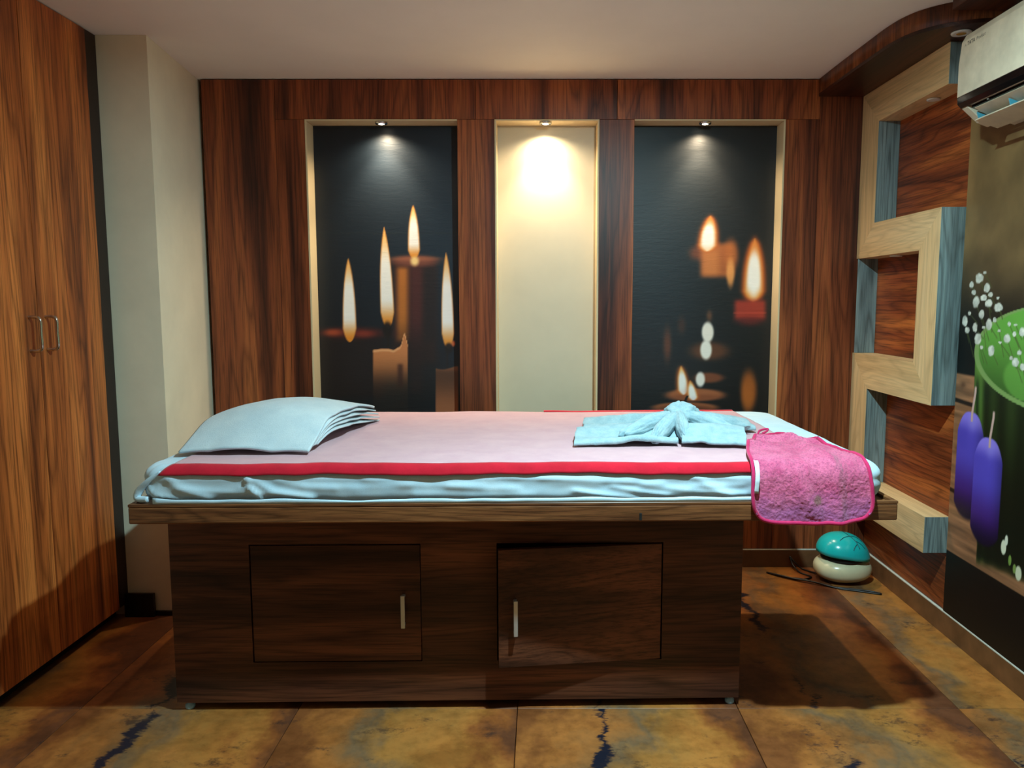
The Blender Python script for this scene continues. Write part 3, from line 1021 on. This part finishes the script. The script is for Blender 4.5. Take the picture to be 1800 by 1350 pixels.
def towel_pt(a, b, lift=0.0):
    # rounded corners: pull the square's corners in
    x, y = 2 * a - 1, 2 * b - 1
    k = 0.10 * (abs(x) ** 6) * (abs(y) ** 6)
    a2, b2 = (x * (1 - k) + 1) / 2, (y * (1 - k) + 1) / 2
    p = Q[0] * (1 - a2) * (1 - b2) + Q[1] * a2 * (1 - b2) + Q[2] * a2 * b2 + Q[3] * (1 - a2) * b2
    p = p + np.array((-0.040, 0)) * math.sin(math.pi * b2) * (1 - a2) ** 2 + np.array((0.006, 0.010)) * math.sin(math.pi * b2) ** 1.3 * a2 ** 2
    p = p + np.array((0, -0.006)) * math.sin(math.pi * a2) * (1 - b2)
    X, s = p
    # folds
    f = 0.017 * math.exp(-((X - 0.789 + 0.10 * (s - 0.05)) / 0.020) ** 2) * (1 - 0.4 * b)
    f += 0.010 * math.exp(-((X - 0.598 - 0.2 * (s - .1)) / 0.016) ** 2) * b
    f += 0.017 * math.exp(-((s - 0.20 - 0.3 * (X - .66)) / 0.020) ** 2) * math.exp(-((X - 0.642) / .07) ** 2)
    f += 0.015 * math.exp(-((s - 0.30 + 0.5 * (X - .71)) / 0.020) ** 2)
    f += 0.013 * math.exp(-((X - 0.70 + .5 * (s + .02)) / 0.03) ** 2) * math.exp(-((s + .06) / .07) ** 2)
    f += 0.004 * n3(X * 14, s * 14, 1.0) + 0.0018 * n3(X * 70, s * 70, 2.0) + 0.0014 * n3(X * 170, s * 170, 3.0)
    lf = 0.0185 + max(-0.002, f) + lift
    out = HANG * max(0, min(1, (0.06 - s) / 0.12)) ** 1.0      # clears the board edge while hanging
    X2, y, z = drape(X, s, lf)
    return (X2, y - out * 0.55, z)


gr = [[towel_pt(a, b) for b in np.linspace(0, 1, 210)] for a in np.linspace(0, 1, 170)]
GB = bp(np.array(gr))
V, Fc, ring = cloth_mesh(GB, 0.007)
body = obj('towel_cloth', V, Fc, M_pink_terry, ht, smooth=True)
ring = np.array(ring)[::4]
rs = (np.roll(ring, 1, 0) + 2 * ring + np.roll(ring, -1, 0)) / 4
tube('piping', rs + np.array((0, -0.001, 0.0)), 0.0054, M_piping, ht, 8, closed=True)
tg = [[towel_pt(0.006 + 0.034 * i, 0.285 - 0.130 * j, 0.007 + 0.004 * math.sin(3 * j)) for j in np.linspace(0, 1, 10)] for i in np.linspace(0, 1, 6)]
V, Fc, _ = cloth_mesh(bp(np.array(tg)), 0.0012)
obj('care_tag', V, Fc, M_tag, ht, smooth=True)
c0 = np.array(towel_pt(0.02, 0.985))
lpp = [c0 + np.array(q) for q in ((-0.012, 0.00, 0.003), (-0.004, 0.012, 0.012), (0.012, 0.020, 0.016), (0.026, 0.022, 0.017), (0.020, 0.014, 0.011), (0.004, 0.004, 0.006))]
tube('hanging_loop', spline(bp(np.array(lpp)), 8), 0.0035, M_piping, ht, 8)

# ------------------------------------------------------------------ candle murals
def paint_grid(name, Vgrid, rgb, mat, parent):
    """Vgrid (n, m, 3) world points, rgb (n, m, 3) 0..255 sRGB"""
    n, m = Vgrid.shape[:2]
    V = Vgrid.reshape(-1, 3)
    c = (V.min(0) + V.max(0)) / 2
    idx = np.arange(n * m).reshape(n, m)
    q = np.stack([idx[:-1, :-1].ravel(), idx[1:, :-1].ravel(), idx[1:, 1:].ravel(), idx[:-1, 1:].ravel()], 1).astype(np.int32)
    me = bpy.data.meshes.new(name)
    me.vertices.add(n * m); me.vertices.foreach_set('co', (V - c).astype(np.float32).ravel())
    me.loops.add(q.size); me.loops.foreach_set('vertex_index', q.ravel())
    me.polygons.add(len(q)); me.polygons.foreach_set('loop_start', np.arange(0, q.size, 4, dtype=np.int32))
    me.update(calc_edges=True)
    s = np.clip(rgb.reshape(-1, 3) / 255, 0, 1)
    l = np.where(s <= 0.04045, s / 12.92, ((s + 0.055) / 1.055) ** 2.4)
    ca = me.color_attributes.new('ink', 'FLOAT_COLOR', 'POINT')
    ca.data.foreach_set('color', np.hstack([l, np.ones((len(l), 1))]).astype(np.float32).ravel())
    me.materials.append(mat)
    return link(bpy.data.objects.new(name, me), parent, c)


def sm(e0, e1, x):
    t = np.clip((x - e0) / (e1 - e0), 0, 1)
    return t * t * (3 - 2 * t)


class Canvas:
    def __init__(self, u, v, bg):
        self.u, self.v = u, v
        self.c = np.zeros(u.shape + (3,)) + np.array(bg, float)

    def over(self, a, col):
        a = np.clip(a, 0, 1)[..., None]
        self.c = self.c * (1 - a) + np.asarray(col, float) * a

    def ell(self, cx, cy, rx, ry, col, soft=0.3, op=1.0):
        d = np.sqrt(((self.u - cx) / rx) ** 2 + ((self.v - cy) / ry) ** 2)
        self.over(op * (1 - sm(1 - soft, 1 + soft, d)), col)

    def rect(self, u0, u1, v0, v1, col, soft=3, op=1.0):
        a = sm(u0 - soft, u0 + soft, self.u) * (1 - sm(u1 - soft, u1 + soft, self.u)) * sm(v0 - soft, v0 + soft, self.v) * (1 - sm(v1 - soft, v1 + soft, self.v))
        self.over(op * a, col)

    def flame(self, bx, by, tx, ty, hw, soft=1.5, halo=None, base=(230, 140, 40), core=(252, 250, 244), tipc=(244, 190, 110)):
        t = (by - self.v) / (by - ty)
        tc = np.clip(t, 0, 1)
        cx = bx + (tx - bx) * tc
        wdt = hw * np.clip(tc / 0.16, 0, 1) ** 0.45 * np.clip(1 - tc ** 3.0, 0, 1) ** 0.9
        d = np.abs(self.u - cx) - wdt
        ins = (t > 0) & (t < 1)
        if halo:
            self.over(halo[1] * np.exp(-(np.maximum(d, 0) / halo[2]) ** 2) * sm(-0.12, 0.1, t) * (1 - sm(0.9, 1.12, t)), halo[0])
        a = (1 - sm(-soft, soft, d)) * ins
        col = np.array(core, float) + 0 * self.c
        kb = (1 - sm(0.02, 0.30, tc))[..., None]; col = col * (1 - kb) + np.array(base, float) * kb
        kt = sm(0.62, 0.95, tc)[..., None]; col = col * (1 - kt) + np.array(tipc, float) * kt
        rim = (sm(-soft * 2.2, 0, d))[..., None]; col = col * (1 - rim * .8) + np.array((226, 140, 60), float) * rim * .8
        aa = np.clip(a, 0, 1)[..., None]
        self.c = self.c * (1 - aa) + col * aa


def px_of(X, Z, Y):
    zc = Y * CP - (Z - EYE) * SP
    yc = Y * SP + (Z - EYE) * CP
    return CU + F_PX * X / zc, CV - F_PX * yc / zc


def candle_mural(a, b, label, painter, step=0.0042):
    y = YN - 0.006
    z0, z1 = NB_Z + 0.002, NT_Z - 0.008
    t = empty('candle_mural', ((a + b) / 2, y, z0))
    tag(t, label, 'picture', 'candle murals in the niches')
    box('backing_board', a, b, y + 0.0004, YN - 0.0005, z0, z1, M_gap, t, bevel=0)
    xs = np.linspace(a, b, int((b - a) / step)); zs = np.linspace(z0, z1, int((z1 - z0) / step))
    X, Z = np.meshgrid(xs, zs, indexing='ij')
    u, v = px_of(X, Z, y)
    cv = painter(u, v)
    paint_grid('print', np.stack([X, X * 0 + y, Z], -1), cv.c, M_print, t)


def paint_left(u, v):
    k = Canvas(u, v, (9, 13, 17))
    k.ell(690, 380, 190, 260, (12, 30, 44), 0.9, 0.9)
    k.ell(800, 420, 90, 300, (12, 40, 60), 0.9, 0.5)
    k.rect(540, 815, 409, 410.5, (24, 36, 42), 1.5, 0.8)
    # big blurred candle at the back
    k.rect(690, 768, 456, 640, (58, 30, 26), 9, 0.9)
    k.rect(722, 742, 470, 690, (86, 36, 36), 8, 0.6)
    k.rect(698, 717, 470, 600, (206, 122, 48), 7, 0.85)
    k.rect(745, 768, 470, 600, (26, 22, 26), 8, 0.8)
    k.ell(729, 458, 42, 10, (128, 72, 56), 0.5, 0.9)
    k.ell(729, 455, 36, 4, (176, 104, 72), 0.8, 0.6)
    k.rect(686, 772, 590, 720, (14, 11, 12), 40, 0.7)
    # far left candle
    k.ell(618, 586, 62, 11, (86, 28, 24), 0.6, 0.9)
    k.ell(586, 585, 14, 6, (178, 76, 44), 0.8, 0.9)
    k.ell(640, 588, 16, 6, (150, 54, 36), 0.8, 0.8)
    k.rect(560, 676, 592, 700, (30, 14, 14), 10, 0.6)
    k.flame(615, 601, 612, 453, 12, 1.4)
    k.flame(728, 455, 726, 360, 10.5, 1.6)
    k.ell(729, 459, 7, 8, (252, 214, 140), 0.6)
    # front candle with spilled rim
    sh = 12 * (vnoise(u / 11, v * 0, 5) - .5)
    spike = 24 * np.exp(-((u - 711) / 4.5) ** 2)
    top = 614 + 0.35 * sh - spike - 3 * sm(690, 700, u)
    ins = sm(top - 1.5, top + 1.5, v) * sm(654.5, 657, u) * (1 - sm(715.5, 718, u))
    fade = 1 - sm(640, 705, v)
    colr = np.array((206, 128, 76))[None, None] * (0.35 + 0.65 * (1 - sm(612, 700, v)))[..., None]
    k.over(ins * (0.25 + 0.75 * fade), colr)
    k.rect(699, 708, 640, 680, (48, 22, 18), 4, 0.7)
    k.over(ins * (1 - sm(1.0, 4.0, np.abs(v - top - 2))), (232, 164, 110))
    k.flame(682, 577, 675, 399, 12, 1.3)
    k.ell(681, 580, 8, 14, (14, 10, 10), 0.4, 0.95)
    k.rect(680, 684, 585, 611, (20, 14, 12), 1.5)
    # right candle
    ins = sm(645, 648, v + 3 * np.sin(u / 9)) * sm(764.5, 767, u) * (1 - sm(804, 807, u))
    colr = np.array((168, 100, 62))[None, None] * (0.55 + 0.45 * sm(660, 720, v) + 0.2 * (1 - sm(648, 656, v)))[..., None]
    k.over(ins * 0.92, colr)
    k.flame(788, 613, 784, 443, 11, 1.3)
    k.ell(789, 612, 7, 9, (16, 10, 10), 0.4, 0.9)
    k.ell(797, 604, 3, 5, (226, 110, 60), 0.5, 0.9)
    k.rect(784.5, 787.5, 618, 647, (28, 18, 16), 1.5)
    return k


def paint_right(u, v):
    k = Canvas(u, v, (7, 9, 11))
    k.ell(1160, 420, 80, 260, (10, 26, 36), 0.9, 0.8)
    k.ell(1226, 445, 14, 12, (150, 70, 30), 0.8, 0.7)
    k.rect(1231, 1290, 428, 487, (182, 100, 44), 8, 0.95)
    k.rect(1236, 1262, 440, 484, (214, 132, 66), 8, 0.6)
    k.rect(1270, 1284, 436, 480, (148, 74, 30), 6, 0.6)
    k.ell(1285, 448, 13, 26, (190, 104, 44), 0.6, 0.8)
    k.ell(1284, 480, 7, 24, (236, 158, 84), 0.5, 0.9)
    k.flame(1243, 442, 1249, 379, 15, 3.5, halo=((206, 100, 30), 0.7, 6), base=(250, 220, 180), tipc=(232, 140, 60))
    k.ell(1243, 418, 8, 15, (252, 246, 236), 0.6, 0.9)
    k.flame(1324, 530, 1327, 419, 16, 4, halo=((196, 92, 24), 0.9, 7), base=(236, 160, 70), tipc=(226, 130, 50))
    k.ell(1325, 486, 9, 34, (252, 248, 240), 0.5)
    k.rect(1291, 1346, 527, 562, (176, 54, 34), 7, 0.9)
    k.ell(1318, 565, 22, 8, (110, 26, 22), 0.8, 0.7)
    k.rect(1289, 1347, 549, 551, (214, 80, 56), 1.5, 0.5)
    k.ell(1173, 606, 7, 28, (110, 58, 36), 0.8, 0.8)
    k.ell(1198, 572, 7, 15, (72, 40, 28), 0.8, 0.7)
    k.ell(1247, 617, 34, 16, (112, 62, 32), 0.5, 0.8)
    k.ell(1247, 555, 5, 9, (150, 92, 56), 0.9, 0.6)
    k.ell(1244, 584, 10.5, 18, (240, 232, 218), 0.25)
    k.ell(1241, 615, 10, 17, (240, 236, 224), 0.25)
    k.ell(1246, 664, 26, 9, (132, 70, 40), 0.4, 0.9)
    k.ell(1222, 694, 52, 11, (172, 98, 58), 0.25, 0.95)
    k.ell(1222, 699, 48, 6, (120, 62, 36), 0.5, 0.5)
    k.ell(1231, 667, 8, 13, (242, 236, 226), 0.3)
    k.flame(1202, 694, 1197, 643, 9.5, 2, halo=((200, 100, 40), 0.6, 5), base=(240, 226, 220))
    k.flame(1219, 704, 1213, 669, 8.5, 2, halo=((200, 100, 40), 0.5, 4), base=(236, 226, 226))
    k.ell(1316, 686, 14, 34, (168, 88, 28), 0.5, 0.95)
    k.ell(1314, 700, 9, 22, (186, 100, 34), 0.6, 0.6)
    k.ell(1204, 716, 58, 9, (148, 84, 50), 0.2)
    k.ell(1204, 721, 52, 8, (96, 48, 28), 0.4, 0.8)
    d = np.abs(u - (1204 + 7 * np.clip((712 - v) / 20, 0, 1) ** 2))
    k.over((1 - sm(1.5, 3, d)) * sm(694, 697, v) * (1 - sm(716, 719, v)), (16, 10, 10))
    return k


candle_mural(N1[0] + 0.0085, N1[1], 'dark printed mural of tall candle flames in the niche nearest the wardrobe', paint_left)
candle_mural(N3[0], N3[1] - 0.0085, 'dark printed mural of blurred candles in the niche nearest the oak frame', paint_right)

# ------------------------------------------------------------------ cup and candle mural on the right wall
XM = XR - 0.0155


def paint_cup(Y, Z):
    """Y runs from far (2.73) to near, so s = 2.735 - Y grows to the right of the print"""
    s = 2.735 - Y
    k = Canvas(s, -Z, (12, 12, 11))
    gr = fbm(s * 9, Z * 7, 3)
    gr2 = fbm(s * 3, Z * 3, 13)
    wallc = np.array((138, 108, 68))[None, None] * (0.62 + 0.55 * gr * 0.8 + 0.35 * (gr2 - .5))[..., None]
    k.over(sm(1.02, 1.50, Z + 0.10 * (gr2 - .5)), wallc)
    k.over(sm(1.72, 1.80, Z + 0.25 * (gr - .5) - 0.02) * sm(0.05, 0.12, s + 0.1 * (gr2 - .5)) * 0.45, (74, 46, 26))
    # plank table
    pk = np.array((160, 110, 76))[None, None] * (0.62 + 0.6 * fbm(s * 6, Z * 60, 21))[..., None]
    tab = sm(0.316, 0.322, Z) * (1 - sm(0.962, 0.972, Z))
    k.over(tab, pk)
    for zz in (0.872, 0.545):
        k.over(tab * (1 - sm(0.004, 0.011, np.abs(Z - zz + 0.05 * s))), (38, 24, 16))
    for cx, cz in ((0.05, .93), (0.04, 0.70)):
        k.over(tab * 0.5 * np.exp(-(((s - cx) / .018) ** 2 + ((Z - cz) / .012) ** 2)), (52, 30, 20))
    k.over(tab * sm(0.16, 0.5, s) * sm(0.36, 0.5, Z) * 0.85, (22, 18, 13))
    # fluted green cup
    cs, cz, ra, rb = 0.508, 1.052, 0.400, 0.160
    low = 0.40
    tt = np.clip((cz - Z) / (cz - low), 0, 1)
    hw = ra * (0.985 - 0.20 * tt ** 1.6)
    body = (Z < cz) * sm(low - .05, low, Z + 0.05 * ((s - cs) / ra) ** 2) * (1 - sm(hw - .004, hw + .003, np.abs(s - cs)))
    q = np.clip((s - cs) / np.maximum(hw, .01), -1, 1)
    ang = np.arcsin(q)
    fl_ = 0.5 + 0.5 * np.cos(ang * 20)
    bc = (np.array((92, 128, 52))[None, None] * (0.42 + 0.50 * np.exp(-((q + 0.93) / 0.10) ** 2) + 0.4 * (1 - sm(0.0, 0.16, tt)))[..., None])
    k.over(body, bc)
    k.over(body * fl_ * sm(0.10, 0.2, tt) * 0.75, (14, 24, 8))
    k.over(body * sm(0.25, 0.75, tt) * 0.9, (12, 18, 8))
    d = np.sqrt(((s - cs) / ra) ** 2 + ((Z - cz) / rb) ** 2)
    k.over(1 - sm(0.995, 1.01, d), (126, 156, 88))
    inn = np.array((92, 146, 58))[None, None] * (0.66 + 0.45 * sm(0.9, 1.15, Z))[..., None]
    k.over(1 - sm(0.925, 0.945, np.sqrt(((s - cs) / ra) ** 2 + ((Z - cz - 0.004) / rb) ** 2)), inn)
    d2 = np.sqrt(((s - cs - .02) / .26) ** 2 + ((Z - .985) / .10) ** 2)
    k.over((1 - sm(0.9, 1.0, d2)) * (d < .9) * 0.6, (112, 172, 72))
    # purple candles
    for (c0, z0, z1, hwid) in ((0.113, 0.470, 0.842, 0.081), (0.226, 0.410, 0.772, 0.082)):
        r = np.abs(s - c0)
        topz = z1 - 0.075 * (r / hwid) ** 3
        botz = z0 + 0.045 * np.clip(r / hwid, 0, 1.2) ** 2.5
        ins = (1 - sm(hwid - .004, hwid + .002, r)) * (1 - sm(topz - .004, topz + .003, Z)) * sm(botz - .012, botz + .006, Z)
        h = np.clip((Z - z0) / (z1 - z0), 0, 1)
        cc = np.array((64, 28, 112))[None, None] * (1 - sm(0.15, 0.62, h))[..., None] + np.array((88, 74, 196))[None, None] * sm(0.15, 0.62, h)[..., None]
        cc = cc * (1 - 0.35 * (r / hwid) ** 2 * (s > c0))[..., None] + np.array((56, 50, 40))[None, None] * sm(0.78, 0.95, h)[..., None]
        cc = cc * (0.35 + 0.65 * sm(0.0, 0.28, h))[..., None]
        k.over(ins, cc)
        k.over(ins * np.exp(-(((s - c0 - .01) / .022) ** 2 + ((Z - z1 + .035) / .03) ** 2)) * .5, (150, 140, 226))
        wx = c0 + 0.012 * np.clip((Z - z1) / .07, 0, 1) + .004
        k.over((1 - sm(.004, .008, np.abs(s - wx))) * sm(z1 - .035, z1 - .03, Z) * (1 - sm(z1 + .085, z1 + .095, Z)), (206, 168, 160))
    # baby's breath
    zm = [(185, 75, 13, 18), (150, 105, 7, 11), (220, 120, 10, 16), (170, 185, 11, 22), (205, 165, 10, 12), (237, 150, 8, 9), (272, 207, 14, 16), (228, 190, 12, 14),
          (195, 240, 9, 17), (228, 285, 10, 21), (120, 270, 9, 20), (130, 312, 8, 12), (165, 300, 8, 17), (178, 352, 11, 22), (240, 405, 11, 20), (255, 265, 6, 9),
          (312, 350, 11, 17), (345, 330, 6, 9), (322, 285, 6, 8), (380, 320, 10, 16), (350, 460, 12, 16), (383, 480, 10, 14), (160, 140, 7, 9), (140, 235, 5, 7), (205, 300, 5, 6),
          (270, 165, 4, 5), (195, 390, 5, 7), (280, 368, 3, 4), (350, 288, 4, 5), (210, 50, 4, 6), (275, 315, 3, 4), (368, 415, 7, 9), (330, 440, 6, 8)]
    tbl = []
    for (a, b, rx, ry) in zm:
        u, v = 1650 + a * .3856, 460 + b * .3856
        q = at(u, v, X=XM); q2 = at(u + rx * .3856, v, X=XM); q3 = at(u, v + ry * .3856, X=XM)
        tbl.append((2.735 - q[1], q[2], 1.45 * max(.007, q[1] - q2[1]), 1.3 * (q[2] - q3[2])))
    rng = random.Random(4)
    for (cx, cz_, rx, rz) in list(tbl):
        x2, z2 = cx + rng.uniform(.02, .06), cz_ - rng.uniform(.03, .10)
        dx, dz = x2 - cx, z2 - cz_
        t = np.clip(((s - cx) * dx + (Z - cz_) * dz) / (dx * dx + dz * dz), 0, 1)
        dd = np.hypot(s - cx - t * dx, Z - cz_ - t * dz)
        k.over((1 - sm(.0012, .003, dd)) * .7, (74, 84, 44))
    for (cx, cz_, rx, rz) in tbl:
        d = np.hypot((s - cx) / rx, (Z - cz_) / rz) + 0.5 * (fbm(s * 90, Z * 90, 5) - .5)
        k.over(1 - sm(0.8, 1.1, d), np.array((224, 222, 208))[None, None] * (0.72 + 0.4 * fbm(s * 60, Z * 60, 8))[..., None])
    # fallen sprig on the table edge
    for (u, v, rx, rz, col) in ((1764, 962, 5, 14, (226, 226, 200)), (1769, 950, 3, 10, (226, 226, 206)), (1790, 1008, 6, 14, (210, 210, 180)), (1775, 985, 3, 10, (120, 150, 70)), (1783, 1000, 3, 9, (130, 150, 80))):
        q = at(u, v, X=XM); q2 = at(u + rx, v, X=XM); q3 = at(u, v + rz, X=XM)
        d = np.hypot((s - 2.735 + q[1]) / (q[1] - q2[1]), (Z - q[2]) / (q[2] - q3[2]))
        k.over(1 - sm(0.8, 1.1, d), col)
    return k


mu = empty('cup_mural', (XM, 2.0, 0.088))
tag(mu, 'printed wall mural of a green cup with white flowers and two purple candles', 'picture')
box('backing_board', XM + 0.0004, XR - 0.0005, 1.25, 2.7315, 0.088, 2.104, M_gap, mu, bevel=0)
ys = np.concatenate([np.linspace(2.731, 2.20, 230), np.linspace(2.195, 1.251, 120)])
zs = np.linspace(0.0885, 2.1035, 520)
Yg, Zg = np.meshgrid(ys, zs, indexing='ij')
cv = paint_cup(Yg, Zg)
paint_grid('print', np.stack([Yg * 0 + XM, Yg, Zg], -1), cv.c, M_print2, mu)

# ------------------------------------------------------------------ air conditioner
ac = empty('air_conditioner', (1.40, 2.05, 1.77))
tag(ac, 'white wall mounted air conditioner with black strip and open flap over the mural', 'air conditioner')
AY0, AY1 = 1.66, 2.482
M_ac = plain('air_conditioner_white', (208, 192, 166), 0.3, vary=0.14, scale=14)
M_acg = plain('air_conditioner_gloss_black', (10, 10, 11), 0.12)
M_cool_lit_plastic = plain('cool_lit_plastic', (70, 150, 170), 0.35)  # louver arms: cool lamp light painted in as teal
XB = XM - 0.0008


def ext(poly, y0, y1, mat, name, bev=0.0):
    V, Fc = prism(poly, 'y', y0, y1)
    if bev:
        bm = bmesh.new(); vs = [bm.verts.new(p) for p in V]
        for f in Fc: bm.faces.new([vs[i] for i in f])
        bmesh.ops.bevel(bm, geom=list(bm.edges), offset=bev, segments=2, affect='EDGES', profile=0.5)
        bm.verts.index_update(); V = [tuple(v.co) for v in bm.verts]; Fc = [[v.index for v in f.verts] for f in bm.faces]; bm.free()
    return obj(name, V, Fc, mat, ac)


ext([(XB, 2.046), (1.345, 2.046), (1.322, 2.036), (1.317, 1.858), (1.325, 1.826), (1.395, 1.800), (1.43, 1.785), (XB, 1.770)], AY0 + .003, AY1 - .003, M_ac, 'housing', .003)
ext([(1.344, 2.0475), (1.318, 2.040), (1.306, 2.018), (1.300, 1.95), (1.300, 1.853), (1.3165, 1.857), (1.3165, 2.030), (1.344, 2.0465)], AY0, AY1, M_ac, 'front_panel', .0012)
ext([(1.300, 1.8525), (1.302, 1.832), (1.314, 1.820), (1.3245, 1.8255), (1.3165, 1.8565)], AY0, AY1, M_acg, 'black_strip', .001)
for y0, y1 in ((AY1 - 0.034, AY1 - .001), (AY0 + .001, AY0 + .034)):
    ext([(1.316, 1.8195), (1.326, 1.8245), (1.394, 1.799), (1.42, 1.786), (1.40, 1.764), (1.366, 1.776)], y0, y1, M_ac, 'end_cap', .002)
ext([(1.3285, 1.8225), (1.392, 1.7985), (1.392, 1.795), (1.3285, 1.8155)], AY0 + .036, AY1 - .036, M_acg, 'air_outlet')
ext([(1.327, 1.8105), (1.331, 1.8135), (1.378, 1.7915), (1.374, 1.7875)], AY0 + .04, AY1 - .052, M_ac, 'louver', .0008)
ext([(1.334, 1.774), (1.338, 1.779), (1.408, 1.757), (1.406, 1.751)], AY0 + .036, AY1 - .046, M_ac, 'louver', .001)
for y in (AY1 - .048, AY1 - .21, AY1 - .40):
    ext([(1.340, 1.800), (1.372, 1.789), (1.388, 1.760), (1.348, 1.772)], y, y + .004, M_cool_lit_plastic, 'louver_arm')
lathe('indicator', [(.0006, -.0016), (.003, -.001), (.003, .001)], (1.324, AY1 - .13, 1.818), M_white_plastic, ac, 12)
M_ink = plain('dark_print_ink', (34, 32, 30), 0.5)


def text_part(body, y, z, size, shear, bold):
    cu = bpy.data.curves.new('badge_text', 'FONT')
    cu.body = body; cu.size = size; cu.shear = shear; cu.extrude = 0.0003; cu.offset = bold
    to = bpy.data.objects.new('badge_text_tmp', cu)
    COL.objects.link(to)
    bpy.context.view_layer.update()
    me = to.evaluated_get(bpy.context.evaluated_depsgraph_get()).to_mesh()
    V = [(tuple(v.co)) for v in me.vertices]; Fc = [list(p.vertices) for p in me.polygons]
    wd_ = max(v[0] for v in V)
    to.to_mesh_clear()
    bpy.data.objects.remove(to)
    W = [(1.3005 - v[2] - 0.0003, y - v[0], z + v[1]) for v in V]
    # panel leans back above z 1.95: follow it
    W = [(px + max(0, pz - 1.95) * 0.089, py, pz) for px, py, pz in W]
    obj('badge_text', W, Fc, M_ink, ac)
    return wd_


yy = AY1 - 0.022
for body, size, shear, bold in (('A', .010, 0, .0), ('TATA', .0165, 0, .00045), ('Product', .015, .25, 0)):
    yy -= text_part(body, yy, 2.000, size, shear, bold) + .005

# ------------------------------------------------------------------ teal and cream foot spa / mister on the floor
M_teal = plain('glossy_teal_plastic', (28, 178, 178), 0.22, vary=0.03)
M_groove = plain('dark_teal_groove', (8, 84, 92), 0.4)
M_cream_pl = plain('pearl_cream_plastic', (206, 196, 160), 0.25, vary=0.08, scale=8)
M_cable = plain('black_cable', (12, 12, 13), 0.4)
dv = empty('mist_humidifier', (1.325, 3.29, 0))
tag(dv, 'pebble shaped humidifier with teal leaf lid and cream base on the floor', 'humidifier')
C0 = np.array((1.325, 3.275, 0.0))


def superell(c, r, e1, e2, zfun=None, sub=4):
    bm = bmesh.new(); bmesh.ops.create_icosphere(bm, subdivisions=sub, radius=1)
    f = lambda t, p: math.copysign(abs(t) ** p, t)
    V = []
    for v in bm.verts:
        x, y, z = v.co
        q = [c[0] + r[0] * f(x, e1), c[1] + r[1] * f(y, e1), c[2] + r[2] * f(z, e2)]
        V.append(zfun(q, (x, y, z)) if zfun else q)
    bm.verts.index_update()
    Fc = [[v.index for v in g.verts] for g in bm.faces]; bm.free()
    return V, Fc


V, Fc = superell(C0 + (0, 0, 0.060), (0.122, 0.105, 0.0590), 0.92, 0.85)
obj('base', V, Fc, M_cream_pl, dv, smooth=True)


def lid_shape(q, n):
    x, y, z = n
    q = list(q)
    if z < 0: q[2] = q[2] + 0.070 * (-z) ** 0.8      # flat underside
    # beak towards the lower right front
    t = max(0, x * 0.75 - y * 0.55)
    q[0] += 0.012 * t ** 3
    q[2] -= 0.020 * t ** 3
    q[2] += -0.05 * (q[0] - C0[0])                                  # tilts down to the right
    return q


LC = C0 + (-0.006, -0.004, 0.128)
V, Fc = superell(LC, (0.108, 0.100, 0.088), 0.95, 0.9, lid_shape)
lid = obj('lid', V, Fc, M_teal, dv, smooth=True)
V, Fc = tube_mesh([(C0[0] - .07, C0[1], .108), (C0[0] - .07, C0[1], .110)], .01)
lathe('collar', [(.080, .098), (.092, .104), (.092, .124), (.078, .128)], C0, M_gap, dv)


def lid_pt(x, y):
    """front top of the lid in its own plan"""
    z = math.sqrt(max(0, 1 - x * x - y * y))
    f = lambda t, p: math.copysign(abs(t) ** p, t)
    q = [LC[0] + .108 * f(x, .95), LC[1] + .100 * f(y, .95), LC[2] + .088 * f(z, .9)]
    q = lid_shape(q, (x, y, z))
    return np.array(q)


for pts in ([(0.05, 0.15), (0.12, -0.25), (0.28, -0.55), (0.36, -0.78)], [(0.16, -0.32), (-0.1, -0.45), (-0.28, -0.58)],
            [(0.16, -0.32), (0.40, -0.25), (0.62, -0.30)], [(0.27, -0.55), (0.46, -0.55), (0.62, -0.60)], [(0.31, -0.66), (0.18, -0.80), (0.10, -0.90)]):
    w_ = [lid_pt(*q) for q in spline([(a, b) for a, b in pts], 6)]
    tube('leaf_vein', np.array(w_), 0.0018, M_groove, lid, 6)
cb = spline([(1.26, 3.30, .012), (1.20, 3.40, .004), (1.165, 3.42, .030), (1.150, 3.44, .050), (1.155, 3.41, .020), (1.17, 3.36, .004), (1.20, 3.30, .004), (1.13, 3.27, .004), (1.05, 3.33, .004), (1.02, 3.36, .004), (1.06, 3.31, .010),
             (1.12, 3.26, .010), (1.19, 3.22, .010), (1.27, 3.165, .004), (1.35, 3.13, .004), (1.42, 3.10, .004), (1.405, 3.125, .004), (1.33, 3.155, .004), (1.24, 3.19, .004), (1.15, 3.25, .012), (1.09, 3.28, .008)], 9)
tube('power_cord', cb, 0.0036, M_cable, dv, 8)
